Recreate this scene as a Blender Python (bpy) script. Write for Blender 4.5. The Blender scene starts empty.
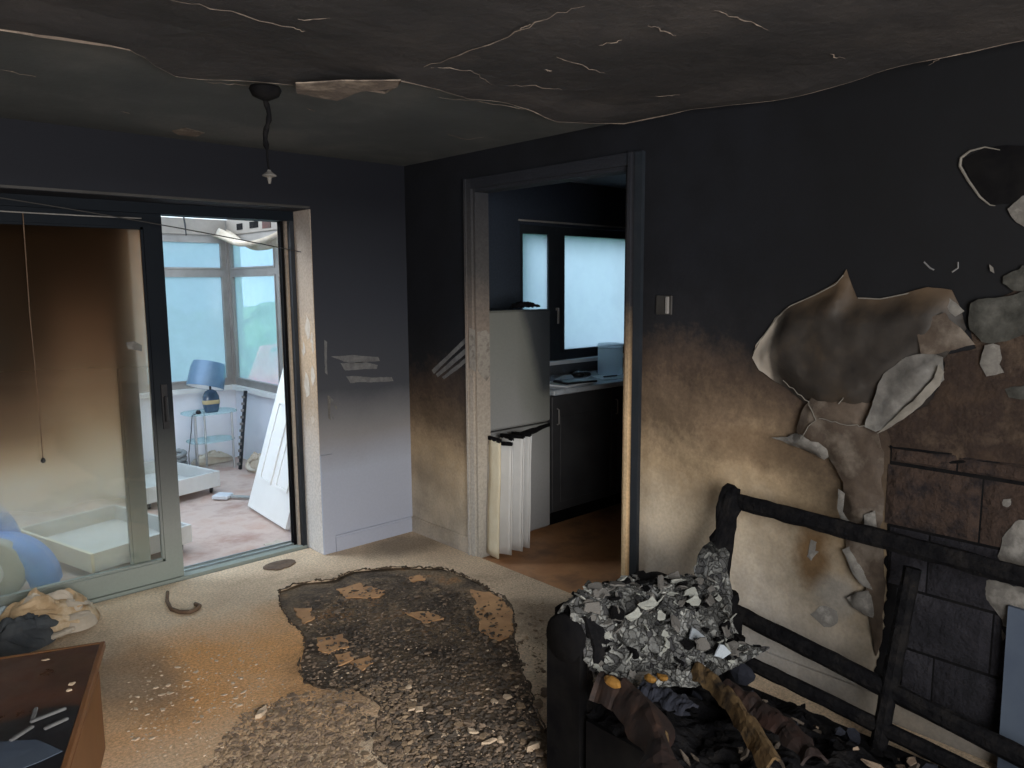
import bpy, math, random
from mathutils import Vector, Matrix, noise
from mathutils.geometry import delaunay_2d_cdt

noise.seed_set(7)
def nvec(v):
    return Vector((noise.noise(v), noise.noise(v + Vector((31.7, 4.1, 9.3))), noise.noise(v + Vector((7.9, 53.2, 2.6)))))
sc = bpy.context.scene
col = sc.collection
R = math.radians

# ------------------------------------------------------------------ camera
F_PX = 759.9
CAM = Vector((-2.7973, -4.0149, 1.6181))
YAW, PIT, ROL = 0.8268, -0.1302, -0.0063
FW = Vector((math.cos(YAW) * math.cos(PIT), math.sin(YAW) * math.cos(PIT), math.sin(PIT)))
_r = Vector((math.sin(YAW), -math.cos(YAW), 0)); _u = _r.cross(FW)
RT = _r * math.cos(ROL) + _u * math.sin(ROL)
UP = _u * math.cos(ROL) - _r * math.sin(ROL)
cd = bpy.data.cameras.new('camera'); cam = bpy.data.objects.new('camera', cd); col.objects.link(cam)
cd.sensor_width = 36; cd.lens = F_PX / 1024 * 36; cd.clip_start = 0.02; cd.clip_end = 200
m3 = Matrix((RT, UP, -FW)).transposed()
cam.matrix_world = Matrix.Translation(CAM) @ m3.to_4x4()
sc.camera = cam

def wp(px, py, ax, v):
    """point of a real plane (axis ax = v) under a photo pixel: used to read off where things stand"""
    d = FW + RT * ((px - 512) / F_PX) - UP * ((py - 384) / F_PX)
    t = (v - CAM[ax]) / d[ax]
    return CAM + d * t

# ------------------------------------------------------------------ light
w = bpy.data.worlds.new('sky'); sc.world = w; w.use_nodes = True
bg = w.node_tree.nodes['Background']
bg.inputs[0].default_value = (0.56, 0.77, 1.0, 1); bg.inputs[1].default_value = 1.15

def area(name, loc, rot, sx, sy, power=0, color=(1, 1, 1), portal=False):
    l = bpy.data.lights.new(name, 'AREA'); l.shape = 'RECTANGLE'; l.size = sx; l.size_y = sy
    l.energy = power; l.color = color
    if portal: l.cycles.is_portal = True
    o = bpy.data.objects.new(name, l); col.objects.link(o)
    o.location = loc; o.rotation_euler = rot
    return o
# daylight of the front window behind the camera (in the back wall)
area('front_window_daylight', (-2.6, -5.16, 1.45), (R(90), 0, 0), 2.2, 1.3, 98, (1.0, 0.95, 0.89))
sl = bpy.data.lights.new('sun', 'SUN'); sl.energy = 7.5; sl.angle = R(38); sl.color = (0.93, 0.97, 1.0)
so = bpy.data.objects.new('sun', sl); col.objects.link(so); so.rotation_euler = Vector((-0.52, 0.70, 0.50)).to_track_quat('Z', 'Y').to_euler()
area('portal_kitchen', (1.65, 0.04, 1.56), (R(-90), 0, 0), 1.35, 0.95, portal=True)
area('portal_garden', (-1.3, 2.97, 1.4), (R(-90), 0, 0), 2.9, 1.45, portal=True)
area('portal_side', (0.07, 1.9, 1.4), (0, R(90), 0), 1.45, 2.2, portal=True)
area('portal_roof', (-1.4, 1.65, 2.17), (0, 0, 0), 2.8, 2.5, portal=True)
sc.view_settings.view_transform = 'Standard'; sc.view_settings.look = 'None'
sc.view_settings.gamma = 1; sc.view_settings.use_curve_mapping = False
sc.view_settings.exposure = 0.95
try:
    sc.cycles.max_bounces = 10; sc.cycles.transparent_max_bounces = 16; sc.cycles.use_denoising = True
except Exception: pass

# ------------------------------------------------------------------ materials
class G:
    def __init__(s, name):
        s.m = bpy.data.materials.new(name); s.m.use_nodes = True
        s.t = s.m.node_tree; s.t.nodes.clear()
        s.out = s.t.nodes.new('ShaderNodeOutputMaterial')
    def n(s, typ, ins=None, **props):
        nd = s.t.nodes.new('ShaderNode' + typ)
        for k, v in props.items(): setattr(nd, k, v)
        for k, v in (ins or {}).items(): s.put(nd.inputs[k], v)
        return nd
    def put(s, sock, v):
        if isinstance(v, bpy.types.NodeSocket): s.t.links.new(v, sock)
        elif v is not None:
            if hasattr(sock.default_value, '__len__') and not isinstance(v, (int, float)):
                v = tuple(v)
                if len(sock.default_value) == 4 and len(v) == 3: v = v + (1,)
            sock.default_value = v
    def pos(s): return s.n('NewGeometry').outputs['Position']
    def obj(s): return s.n('TexCoord').outputs['Object']
    def xyz(s, v):
        q = s.n('SeparateXYZ', {0: v}); return q.outputs
    def math(s, op, a, b=0.0, c=None):
        nd = s.n('Math', {0: a, 1: b}, operation=op)
        if c is not None: s.put(nd.inputs[2], c)
        return nd.outputs[0]
    def noise(s, vec, scale, detail=5, rough=0.6, dist=0.0):
        return s.n('TexNoise', {'Vector': vec, 'Scale': scale, 'Detail': detail, 'Roughness': rough, 'Distortion': dist}).outputs['Fac']
    def voro(s, vec, scale, feature='F1'):
        return s.n('TexVoronoi', {'Vector': vec, 'Scale': scale}, feature=feature).outputs['Distance']
    def ramp(s, fac, stops, interp='LINEAR'):
        nd = s.n('ValToRGB', {0: fac}); cr = nd.color_ramp; cr.interpolation = interp
        while len(cr.elements) < len(stops): cr.elements.new(0.5)
        for e, (p, c) in zip(cr.elements, stops):
            e.position = p; e.color = (c, c, c, 1) if isinstance(c, (int, float)) else (*c, 1)
        return nd.outputs['Color']
    def mix(s, f, a, b):
        nd = s.n('Mix', data_type='RGBA'); s.put(nd.inputs[0], f); s.put(nd.inputs[6], a); s.put(nd.inputs[7], b)
        return nd.outputs[2]
    def rng(s, v, a, b, c=0.0, d=1.0):
        return s.n('MapRange', {0: v, 1: a, 2: b, 3: c, 4: d}).outputs[0]
    def bump(s, h, strength=0.3, dist=0.01):
        return s.n('Bump', {'Height': h, 'Strength': strength, 'Distance': dist}).outputs[0]
    def pbsdf(s, color, rough=0.8, bump=None, metal=0.0, spec=0.3, **kw):
        b = s.n('BsdfPrincipled', {'Base Color': color, 'Roughness': rough, 'Metallic': metal, 'Specular IOR Level': spec})
        for k, v in kw.items(): s.put(b.inputs[k], v)
        if bump is not None: s.t.links.new(bump, b.inputs['Normal'])
        return b.outputs[0]
    def done(s, shader):
        s.t.links.new(shader, s.out.inputs[0]); return s.m

M = {}
def plain(name, c1, c2=None, c3=None, scale=8, rough=0.8, bump=0.2, bscale=40, dist=0.004, metal=0.0, spec=0.3, world=False, detail=6):
    g = G(name); v = g.pos() if world else g.obj()
    c2 = c2 or c1
    f = g.noise(v, scale, detail, 0.65)
    stops = [(0.35, c1), (0.62, c2)] if c3 is None else [(0.33, c1), (0.5, c2), (0.66, c3)]
    c = g.ramp(f, stops)
    b = g.bump(g.noise(v, bscale, 4), bump, dist) if bump else None
    M[name] = g.done(g.pbsdf(c, rough, b, metal, spec)); return M[name]

def sooted(name, stops, shift_y=None, hook=None, zspan=2.4, wob=0.30, nscale=2.2, rough=0.75, fine=0.10, spec=0.25, bump=0.25, grain=0.6):
    """paint with a soot stain that thickens with height; stops are (z in metres, colour)"""
    g = G(name); p = g.pos(); x, y, z = g.xyz(p)
    n1 = g.math('SUBTRACT', g.noise(p, nscale, 6, 0.6), 0.5)
    n2 = g.math('SUBTRACT', g.noise(p, 26, 5, 0.7), 0.5)
    zz = g.math('ADD', z, g.math('MULTIPLY', n1, wob))
    zz = g.math('ADD', zz, g.math('MULTIPLY', n2, fine))
    if shift_y: zz = g.math('ADD', zz, shift_y(g, x, y, z))
    c = g.ramp(g.math('DIVIDE', zz, zspan), [(a / zspan, cc) for a, cc in stops])
    if hook: c = hook(g, p, x, y, z, c)
    sp = g.ramp(g.noise(p, 70, 3, 0.6), [(0.38, 0.75), (0.6, 1.08)])
    c = g.n('Mix', {6: c, 7: sp, 0: grain}, data_type='RGBA', blend_type='MULTIPLY').outputs[2]
    b = g.bump(g.noise(p, 55, 5), bump, 0.004)
    M[name] = g.done(g.pbsdf(c, rough, b, 0, spec)); return M[name]

BLK = (0.016, 0.017, 0.021)  # soot
sooted('wall_left_paint', [(0.0, (.44, .475, .58)), (0.50, (.37, .40, .48)), (0.72, (.23, .225, .23)), (1.0, (.053, .056, .066)), (1.5, (.027, .030, .040)), (1.8, (.016, .018, .025)), (2.15, (.0055, .0065, .011))], wob=0.12, fine=0.03, grain=0.12, bump=0.06)
def _sh(g, x, y, z):
    a = g.rng(y, -1.2, -0.7, 0.0, 0.26)
    b = g.rng(y, -2.5, -3.0, 0.0, 0.20)
    return g.math('ADD', a, b)
def _spot(g, p, y, z, c, y0, z0, ry, rz, colr, amt):
    a = g.math('DIVIDE', g.math('SUBTRACT', y, y0), ry); b = g.math('DIVIDE', g.math('SUBTRACT', z, z0), rz)
    d = g.math('ADD', g.math('ADD', g.math('MULTIPLY', a, a), g.math('MULTIPLY', b, b)), g.math('MULTIPLY', g.math('SUBTRACT', g.noise(p, 9, 6, .65), .5), 1.8))
    return g.mix(g.ramp(d, [(0.15, amt), (1.0, 0.0)]), c, colr)
def _stains_and_tone(g, p, x, y, z, c):
    c = _spot(g, p, y, z, c, -2.70, .56, .09, .16, (.22, .125, .05), .9)
    c = _spot(g, p, y, z, c, -2.45, .95, .30, .10, (.17, .115, .07), .8)
    c = _spot(g, p, y, z, c, -2.80, .42, .10, .10, (.36, .35, .33), .7)
    c = g.n('Mix', {6: c, 7: g.ramp(g.rng(g.math('ADD', y, g.math('MULTIPLY', g.math('SUBTRACT', g.noise(p, 4, 5), .5), .4)), -2.75, -2.30), [(0.0, 0.50), (1.0, 1.0)]), 0: 1.0}, data_type='RGBA', blend_type='MULTIPLY').outputs[2]  # whole wall colour darkens towards the sofa end
    mo = g.ramp(g.noise(p, 3.2, 6, .62), [(0.32, 0.58), (0.62, 1.12)])
    return g.n('Mix', {6: c, 7: mo, 0: 0.9}, data_type='RGBA', blend_type='MULTIPLY').outputs[2]
sooted('wall_right_paint', [(0.0, (.44, .43, .42)), (0.50, (.52, .44, .335)), (0.82, (.43, .32, .20)), (1.02, (.19, .135, .088)), (1.22, (.075, .052, .038)), (1.42, (.012, .0125, .0155)), (1.7, (.0070, .0080, .0115))], shift_y=_sh, hook=_stains_and_tone, wob=0.40, fine=0.26, grain=0.4, bump=0.15)
plain('door_white', (.88, .87, .84), (.84, .83, .80), scale=4, rough=0.5, bump=0.03)
plain('worktop_paper', (.88, .91, .94), (.82, .86, .90), scale=4, rough=0.22, bump=0.02, spec=0.55)
sooted('wall_other', [(0.0, (.5, .47, .42)), (0.6, (.35, .31, .27)), (1.0, (.1, .09, .08)), (1.5, (.03, .03, .03))])
sooted('reveal_paint', [(0.0, (.70, .68, .66)), (0.6, (.62, .56, .50)), (0.95, (.46, .35, .25)), (1.25, (.58, .43, .29)), (1.45, (.44, .35, .27)), (2.05, (.36, .30, .25))], wob=0.3, fine=0.35)
sooted('casing_far_paint', [(0.0, (.50, .48, .44)), (0.8, (.42, .37, .31)), (1.35, (.22, .18, .15)), (1.7, (.065, .062, .062)), (2.2, (.022, .024, .03))], wob=0.2, fine=0.15)
sooted('casing_near_paint', [(0.0, (.66, .50, .30)), (1.0, (.58, .42, .25)), (1.32, (.26, .19, .12)), (1.55, (.03, .03, .036)), (2.2, (.014, .016, .022))], wob=0.25, fine=0.2)
sooted('upvc', [(0.0, (.27, .31, .28)), (0.30, (.25, .265, .25)), (0.62, (.11, .115, .112)), (0.95, (.014, .017, .021)), (1.3, (.0035, .006, .010))], wob=0.05, fine=0.03, rough=0.65, spec=0.12, bump=0.03, grain=0.12)
sooted('upvc_frame', [(0.0, (.42, .37, .32)), (0.6, (.44, .38, .31)), (1.3, (.38, .30, .22)), (1.8, (.24, .19, .15)), (2.1, (.07, .065, .065))], wob=0.5, fine=0.5, rough=0.55)
sooted('fridge_skin', [(0.0, (.30, .30, .31)), (0.70, (.29, .29, .285)), (1.1, (.21, .215, .20)), (1.5, (.16, .165, .15)), (1.75, (.045, .05, .055)), (2.2, (.025, .03, .036))], shift_y=lambda g, x, y, z: g.math('MULTIPLY', g.rng(x, 0.38, 0.62, 0.0, 0.75), g.rng(z, 0.7, 0.95, 0.35, 1.0)), wob=0.25, fine=0.06, rough=0.5, grain=0.15, bump=0.08)  # soot by height, plus shading of the right half put into the colour
sooted('kitchen_wall', [(0.0, (.2, .2, .21)), (0.9, (.08, .09, .105)), (1.4, (.03, .04, .055)), (2.4, (.014, .020, .034))], wob=0.2)
plain('kitchen_ceiling', (0.07, 0.077, 0.091), (0.098, 0.105, 0.119), scale=3, world=True)
plain('soot_black', (0.00343, 0.00343, 0.00441), (0.00735, 0.007105, 0.00735), scale=9, rough=0.95, bump=0.5, bscale=30, spec=0.06)
plain('char', (0.00245, 0.00245, 0.00343), (0.00539, 0.00539, 0.00637), (0.01176, 0.01078, 0.01078), scale=14, rough=0.92, bump=0.9, bscale=45, dist=0.012, spec=0.08)
plain('dark_frame', (0.0126, 0.0168, 0.0224), (0.021, 0.0252, 0.0315), scale=6, rough=0.5, bump=0.05)
plain('white_paint', (0.666, 0.666, 0.657), (0.594, 0.594, 0.585), scale=5, rough=0.45, bump=0.05)
plain('drawer_white', (0.5787, 0.5865, 0.5787), (0.5005, 0.5083, 0.4927), scale=3, rough=0.5, bump=0.04)
plain('cream_paint', (.62, .56, .46), (.50, .43, .33), scale=5, rough=0.6, bump=0.1)
plain('cream_bright', (.74, .68, .52), (.66, .58, .42), scale=5, rough=0.5, bump=0.05)
plain('fascia', (0.2205, 0.1943, 0.168), (0.273, 0.2415, 0.21), scale=4, rough=0.6, bump=0.05)
plain('cons_frame', (0.204, 0.186, 0.174), (0.276, 0.258, 0.24), scale=3, rough=0.5, bump=0.03)
plain('dwarf_wall', (.78, .80, .86), (.72, .75, .82), scale=3, rough=0.7, bump=0.1)
plain('vent_red', (.10, .03, .025), (.05, .025, .02), scale=10)
plain('plaster_white', (0.16, 0.1536, 0.1408), (0.1088, 0.1024, 0.09472), (0.2112, 0.2016, 0.1856), scale=14, rough=0.9, bump=0.5)
plain('plaster_grey', (0.0228, 0.0228, 0.0204), (0.0408, 0.0408, 0.036), (0.066, 0.0642, 0.0588), scale=16, rough=0.9, bump=0.7, bscale=60)
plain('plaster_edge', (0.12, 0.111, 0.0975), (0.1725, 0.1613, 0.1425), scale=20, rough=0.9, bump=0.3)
plain('paper_dark', (.015, .013, .012), (.025, .021, .018), (.04, .031, .023), scale=5, rough=0.55, bump=0.3)
plain('paper_brown', (.05, .035, .024), (.075, .054, .038), (.034, .025, .019), scale=6, rough=0.7, bump=0.5)
plain('paper_tan', (0.08496, 0.0646, 0.04896), (0.0476, 0.03468, 0.02584), (0.119, 0.09992, 0.0816), scale=6, rough=0.7, bump=0.5)
plain('paper_cream', (.38, .34, .29), (.44, .40, .34), scale=5, rough=0.5, bump=0.1)
plain('paper_silver', (0.048, 0.0456, 0.0424), (0.104, 0.1, 0.0944), (0.184, 0.1792, 0.168), scale=7, rough=0.5, bump=0.4)
plain('bare_plaster', (0.042, 0.0264, 0.0174), (0.0204, 0.0126, 0.0096), (0.063, 0.0432, 0.0294), scale=6, rough=0.9, bump=0.8, bscale=50, dist=0.01)
plain('block_burnt', (0.01912, 0.01238, 0.01013), (0.03713, 0.02363, 0.018), (0.01013, 0.007875, 0.009), scale=9, rough=0.95, bump=1.0, bscale=38, dist=0.015)
plain('block_sooty', (0.006825, 0.006825, 0.00945), (0.0126, 0.01208, 0.01627), (0.02205, 0.021, 0.02572), scale=7, rough=0.95, bump=1.0, bscale=38, dist=0.015)
plain('ceiling_near', (0.01622, 0.01546, 0.01672), (0.02496, 0.02285, 0.02356), (0.04118, 0.03629, 0.03496), scale=2.0, rough=0.9, bump=0.7, bscale=22, dist=0.008, world=True)
plain('ceiling_far', (0.0425, 0.04682, 0.04998), (0.0561, 0.06151, 0.06324), (0.085, 0.08721, 0.0867), scale=1.4, rough=0.9, bump=0.3, bscale=40, world=True)
plain('ceiling_rim', (.17, .135, .11), (.10, .08, .068), (.28, .23, .185), scale=9, rough=0.9, bump=0.4, world=True)
plain('ash_grey', (0.0153, 0.0153, 0.017), (0.0527, 0.05355, 0.0527), (0.1318, 0.1334, 0.1275), scale=22, rough=0.95, bump=1.0, bscale=70, dist=0.012)
plain('ash_pale', (0.209, 0.2137, 0.1995), (0.304, 0.3135, 0.285), scale=18, rough=0.95, bump=0.6)
plain('ash_mid', (0.0765, 0.0731, 0.0697), (0.1275, 0.1207, 0.1122), scale=18, rough=0.95, bump=0.6)
plain('ash_blue', (.26, .29, .33), (.32, .355, .39), scale=10, rough=0.8, bump=0.2)
plain('foam_scorch', (0.045, 0.0258, 0.0102), (0.084, 0.0528, 0.0216), (0.0108, 0.0072, 0.0048), scale=14, rough=0.9, bump=0.8)
plain('foam_orange', (.22, .105, .016), (.15, .075, .014), scale=10, rough=0.8, bump=0.4)
plain('fabric_rust', (0.0196, 0.0084, 0.00616), (0.01008, 0.00616, 0.0056), (0.028, 0.01456, 0.01008), scale=8, rough=0.7, bump=0.5)
plain('fabric_navy', (0.00882, 0.01029, 0.01666), (0.0147, 0.01666, 0.02548), scale=12, rough=0.9, bump=0.5)
plain('kitchen_vinyl', (.42, .20, .095), (.52, .27, .13), (.28, .15, .085), scale=3, rough=0.4, bump=0.1, world=True, spec=0.4)
plain('cons_floor', (.47, .29, .225), (.55, .43, .375), (.38, .235, .19), scale=2.6, rough=0.45, bump=0.15, world=True, detail=8)
plain('blue_plastic', (.02, .20, .62), (.025, .23, .68), scale=3, rough=0.35, bump=0.02, spec=0.5)
plain('tyre_grey', (.30, .32, .30), (.38, .40, .38), scale=5, rough=0.6, bump=0.1)
plain('black_plastic', (.012, .012, .014), (.02, .02, .022), scale=8, rough=0.45, bump=0.05)
plain('black_metal', (.018, .020, .026), (.035, .038, .045), scale=8, rough=0.5, bump=0.1)
plain('cloth_cream', (.56, .49, .40), (.46, .38, .29), (.64, .58, .50), scale=5, rough=0.9, bump=0.3)
plain('cloth_tan', (0.594, 0.441, 0.279), (0.45, 0.315, 0.18), (0.666, 0.558, 0.405), scale=7, rough=0.85, bump=0.3)
plain('cloth_ivory', (.58, .52, .44), (.48, .42, .34), scale=7, rough=0.85, bump=0.3)
plain('cloth_slate', (.050, .058, .068), (.09, .10, .11), scale=9, rough=0.9, bump=0.5)
plain('strap_brown', (.09, .055, .035), (.15, .10, .065), scale=12, rough=0.7, bump=0.4)
plain('wood_orange', (0.204, 0.09, 0.03), (0.156, 0.066, 0.024), scale=6, rough=0.45, bump=0.1, spec=0.4)
plain('flake_tan', (.33, .24, .155), (.22, .16, .105), scale=20, rough=0.95, bump=0.4)
plain('flake_brown', (0.2622, 0.1932, 0.138), (0.1518, 0.1132, 0.0828), scale=20, rough=0.95, bump=0.4)
plain('flake_dark', (0.05625, 0.04531, 0.0375), (0.1016, 0.08281, 0.06563), scale=20, rough=0.95, bump=0.5)
plain('flake_pale', (.66, .52, .38), (.52, .40, .28), scale=20, rough=0.95, bump=0.4)
plain('steel', (.5, .52, .54), (.42, .44, .46), scale=8, rough=0.3, metal=0.9, bump=0.02)
plain('hose_grey', (0.24, 0.264, 0.272), (0.32, 0.344, 0.344), scale=6, rough=0.5, bump=0.1)
plain('lawn', (.10, .30, .07), (.16, .40, .10), (.22, .46, .14), scale=2.5, rough=0.95, bump=0.3, world=True)
plain('hedge', (.05, .16, .06), (.10, .26, .10), scale=3, rough=0.95, bump=0.8, bscale=12, dist=0.05)
plain('pink_plastic', (.95, .20, .18), (.98, .26, .24), scale=3, rough=0.5, bump=0.02)
plain('paper_sheet', (0.612, 0.646, 0.68), (0.544, 0.578, 0.6205), scale=4, rough=0.7, bump=0.05)
plain('worktop', (.45, .50, .56), (.52, .57, .62), (.30, .34, .39), scale=5, rough=0.14, bump=0.02, spec=0.6)
plain('cabinet_dark', (0.03, 0.03, 0.033), (0.045, 0.045, 0.048), scale=4, rough=0.55, bump=0.1)
plain('switch_grey', (0.0245, 0.0231, 0.0217), (0.0385, 0.0364, 0.035), scale=10, rough=0.6, bump=0.1)
plain('rail_grey', (.16, .155, .15), (.24, .23, .22), scale=6, rough=0.6, bump=0.1)

# glossy scorched table top with a burnt black hole-shaped stain
g = G('table_top'); v = g.obj(); x, y, z = g.xyz(v)
c = g.ramp(g.noise(v, 5, 6, 0.65), [(0.35, (.085, .030, .014)), (0.65, (.045, .020, .013))])
ex = g.math('DIVIDE', g.math('ADD', x, 0.30), 0.25); ey = g.math('DIVIDE', g.math('ADD', y, 0.52), 0.20)
rr = g.math('ADD', g.math('MULTIPLY', ex, ex), g.math('MULTIPLY', ey, ey))
rr = g.math('ADD', rr, g.math('MULTIPLY', g.math('SUBTRACT', g.noise(v, 9, 5), 0.5), 1.3))
c = g.mix(g.ramp(rr, [(0.75, 1.0), (0.95, 0.0)]), c, (.010, .010, .013))
M['table_top'] = g.done(g.pbsdf(c, g.ramp(g.noise(v, 12, 5), [(0.3, 0.25), (0.7, 0.55)]), None, 0, 0.45))

g = G('ash_grey'); v0 = g.obj()
nc = g.n('TexNoise', {'Vector': v0, 'Scale': 16.0, 'Detail': 4.0}).outputs['Color']
v = g.n('VectorMath', {0: v0, 1: g.n('VectorMath', {0: nc, 1: (.09, .09, .09)}, operation='MULTIPLY').outputs[0]}, operation='ADD').outputs[0]
vv = g.n('TexVoronoi', {'Vector': v, 'Scale': 40.0, 'Randomness': 1.0}, feature='F1')
cr = g.ramp(vv.outputs['Color'], [(0.1, (.035, .035, .038)), (0.45, (.105, .107, .105)), (0.75, (.18, .183, .176)), (1.0, (.30, .306, .288))])
de = g.voro(v, 40.0, 'DISTANCE_TO_EDGE')
cr = g.n('Mix', {6: cr, 7: g.ramp(de, [(0.0, 0.35), (0.16, 1.0)]), 0: 0.8}, data_type='RGBA', blend_type='MULTIPLY').outputs[2]
cr = g.n('Mix', {6: cr, 7: g.ramp(g.noise(v, 6, 5, .6), [(0.36, 0.35), (0.64, 1.7)]), 0: 1.0}, data_type='RGBA', blend_type='MULTIPLY').outputs[2]
M['ash_grey'] = g.done(g.pbsdf(cr, .95, g.bump(g.math('ADD', g.ramp(de, [(0.0, 0.0), (0.12, 0.7)]), g.noise(v, 60, 4)), .9, .012), 0, .15))
# carpet: grey-beige, orange-brown patch, dark stains, shade of the far corner painted in
g = G('carpet'); p = g.pos(); x, y, z = g.xyz(p)
n = g.noise(p, 1.5, 7, 0.62, 0.4)
c = g.ramp(n, [(0.28, (.46, .35, .245)), (0.42, (.72, .56, .40)), (0.56, (.82, .655, .475)), (0.75, (.86, .70, .52))])
wx = g.math('ADD', x, 1.62); wy = g.math('ADD', y, 1.05)
d2 = g.math('ADD', g.math('MULTIPLY', wx, wx), g.math('MULTIPLY', wy, wy))
d2 = g.math('ADD', d2, g.math('MULTIPLY', g.math('SUBTRACT', n, 0.5), 0.9))
c = g.mix(g.ramp(d2, [(0.0, 0.92), (0.60, 0.0)]), c, (.86, .46, .19))
def _cs(c, x0, y0, rx, ry, colr, amt):
    a = g.math('DIVIDE', g.math('SUBTRACT', x, x0), rx); b = g.math('DIVIDE', g.math('SUBTRACT', y, y0), ry)
    d = g.math('ADD', g.math('ADD', g.math('MULTIPLY', a, a), g.math('MULTIPLY', b, b)), g.math('MULTIPLY', g.math('SUBTRACT', g.noise(p, 5, 6, .65), .5), 1.4))
    return g.mix(g.ramp(d, [(0.15, amt), (1.0, 0.0)]), c, colr)
c = _cs(c, -1.97, -.72, .24, .55, (.24, .20, .155), .65)
c = _cs(c, -.20, -.20, .32, .22, (.20, .17, .14), .55)  # far wall corner: its shade painted into the carpet colour
c = _cs(c, -.25, -1.7, .30, .45, (.15, .115, .085), .7)
c = _cs(c, -1.15, -1.35, .45, .40, (.15, .115, .08), .6)
fine = g.noise(p, 85, 4, 0.75)
c = g.n('Mix', {6: c, 7: g.ramp(fine, [(0.34, 0.55), (0.66, 1.25)]), 0: 0.8}, data_type='RGBA', blend_type='MULTIPLY').outputs[2]
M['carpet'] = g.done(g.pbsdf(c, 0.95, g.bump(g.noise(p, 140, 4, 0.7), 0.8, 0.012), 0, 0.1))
# sub-floor inside the burnt hole
g = G('subfloor'); p = g.pos(); x, y, z = g.xyz(p)
n = g.noise(p, 3.3, 8, 0.68, 0.5)
c = g.ramp(n, [(0.36, (.055, .044, .035)), (0.47, (.15, .115, .084)), (0.585, (.26, .19, .125)), (0.66, (.36, .20, .095)), (0.78, (.46, .26, .12))])
c = g.n('Mix', {6: c, 7: g.ramp(g.noise(p, 60, 4, 0.7), [(0.3, 0.35), (0.7, 1.25)]), 0: 0.85}, data_type='RGBA', blend_type='MULTIPLY').outputs[2]
M['subfloor'] = g.done(g.pbsdf(c, 0.85, g.bump(g.noise(p, 45, 6, 0.7), 1.0, 0.02), 0, 0.25))
plain('board_orange', (0.575, 0.3335, 0.161), (0.414, 0.23, 0.115), scale=7, rough=0.8, bump=0.3)
plain('carpet_edge', (.035, .026, .020), (.09, .066, .045), (.16, .12, .085), scale=18, rough=0.95, bump=1.0, bscale=60, dist=0.012)

# window glass: misty panes that still show the garden
def pane_mat(name, haze, tint, tr):
    g = G(name); v = g.pos()
    s1 = g.n('BsdfTransparent', {0: tint}).outputs[0]
    s2 = g.n('BsdfTranslucent', {0: haze}).outputs[0]
    f = g.rng(g.noise(v, 3, 4), 0.3, 0.7, tr - 0.08, tr + 0.08)
    a = g.n('MixShader', {0: f, 1: s1, 2: s2}).outputs[0]
    gl = g.n('BsdfGlossy', {0: (1, 1, 1, 1), 1: 0.08}).outputs[0]
    M[name] = g.done(g.n('MixShader', {0: 0.04, 1: a, 2: gl}).outputs[0])
pane_mat('pane_misty', (.29, .355, .40), (.37, .44, .49), 0.66)
pane_mat('pane_side', (.60, .66, .74), (.80, .85, .90), 0.46)
pane_mat('pane_kitchen', (.36, .42, .47), (.40, .46, .51), 0.75)
pane_mat('roof_sheet', (.80, .81, .82), (.95, .95, .95), 0.50)
g = G('clear_glass')
M['clear_glass'] = g.done(g.n('MixShader', {0: 0.22, 1: g.n('BsdfTransparent', {0: (.80, .92, .93, 1)}).outputs[0], 2: g.n('BsdfPrincipled', {'Base Color': (.75, .88, .9, 1), 'Roughness': 0.1}).outputs[0]}).outputs[0])

# smoke-stained patio glass
def soot_glass(name, stops, mask, side, wob=0.4):
    g = G(name); p = g.pos(); x, y, z = g.xyz(p)
    zz = g.math('ADD', z, g.math('MULTIPLY', g.math('SUBTRACT', g.noise(p, 1.4, 4, 0.5), 0.5), wob))
    if side:
        xx = g.rng(x, -1.86, -2.10, 0.0, side)
        zz = g.math('ADD', zz, g.math('MULTIPLY', xx, g.rng(z, 0.7, 1.2, 0.0, 1.0)))
    z01 = g.math('DIVIDE', zz, 2.4)
    cc = g.ramp(z01, [(a / 2.4, c) for a, c in stops]); mk = g.ramp(z01, [(a / 2.4, c) for a, c in mask])
    dk = g.n('Mix', {6: cc, 7: (.25, .25, .25, 1), 0: 1.0}, data_type='RGBA', blend_type='MULTIPLY').outputs[2]
    film = g.n('MixShader', {0: 0.10, 1: g.n('BsdfTranslucent', {0: cc}).outputs[0], 2: g.n('BsdfDiffuse', {0: dk}).outputs[0]}).outputs[0]
    clear = g.n('MixShader', {0: 0.04, 1: g.n('BsdfTransparent', {0: (.96, .97, .95, 1)}).outputs[0], 2: g.n('BsdfGlossy', {0: (1, 1, 1, 1), 1: 0.05}).outputs[0]}).outputs[0]
    M[name] = g.done(g.n('MixShader', {0: mk, 1: clear, 2: film}).outputs[0])
soot_glass('sooty_glass', [(0.2, (.78, .70, .58)), (1.0, (.72, .60, .46)), (1.5, (.62, .44, .29)), (1.85, (.46, .28, .16)), (2.0, (.10, .07, .05))], [(0.15, .04), (0.6, .10), (1.0, .26), (1.4, .55), (1.9, .72)], 0, .3)
soot_glass('sooty_glass_heavy', [(0.2, (.76, .68, .55)), (0.75, (.60, .49, .36)), (1.0, (.44, .33, .235)), (1.3, (.30, .215, .16)), (1.6, (.12, .085, .065)), (1.9, (.015, .012, .012)), (2.1, (.006, .006, .007))], [(0.1, .06), (0.42, .16), (0.62, .55), (0.9, .93), (1.3, .99), (1.8, 1.0)], .45, .35)
g = G('milky_plastic')
_m = g.n('MixShader', {0: 0.7, 1: g.pbsdf((.92, .95, .97), 0.4), 2: g.n('BsdfTranslucent', {0: (.95, .97, .99, 1)}).outputs[0]}).outputs[0]
M['milky_plastic'] = g.done(g.n('MixShader', {0: 0.42, 1: g.n('BsdfTransparent', {0: (.93, .97, 1, 1)}).outputs[0], 2: _m}).outputs[0])
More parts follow.
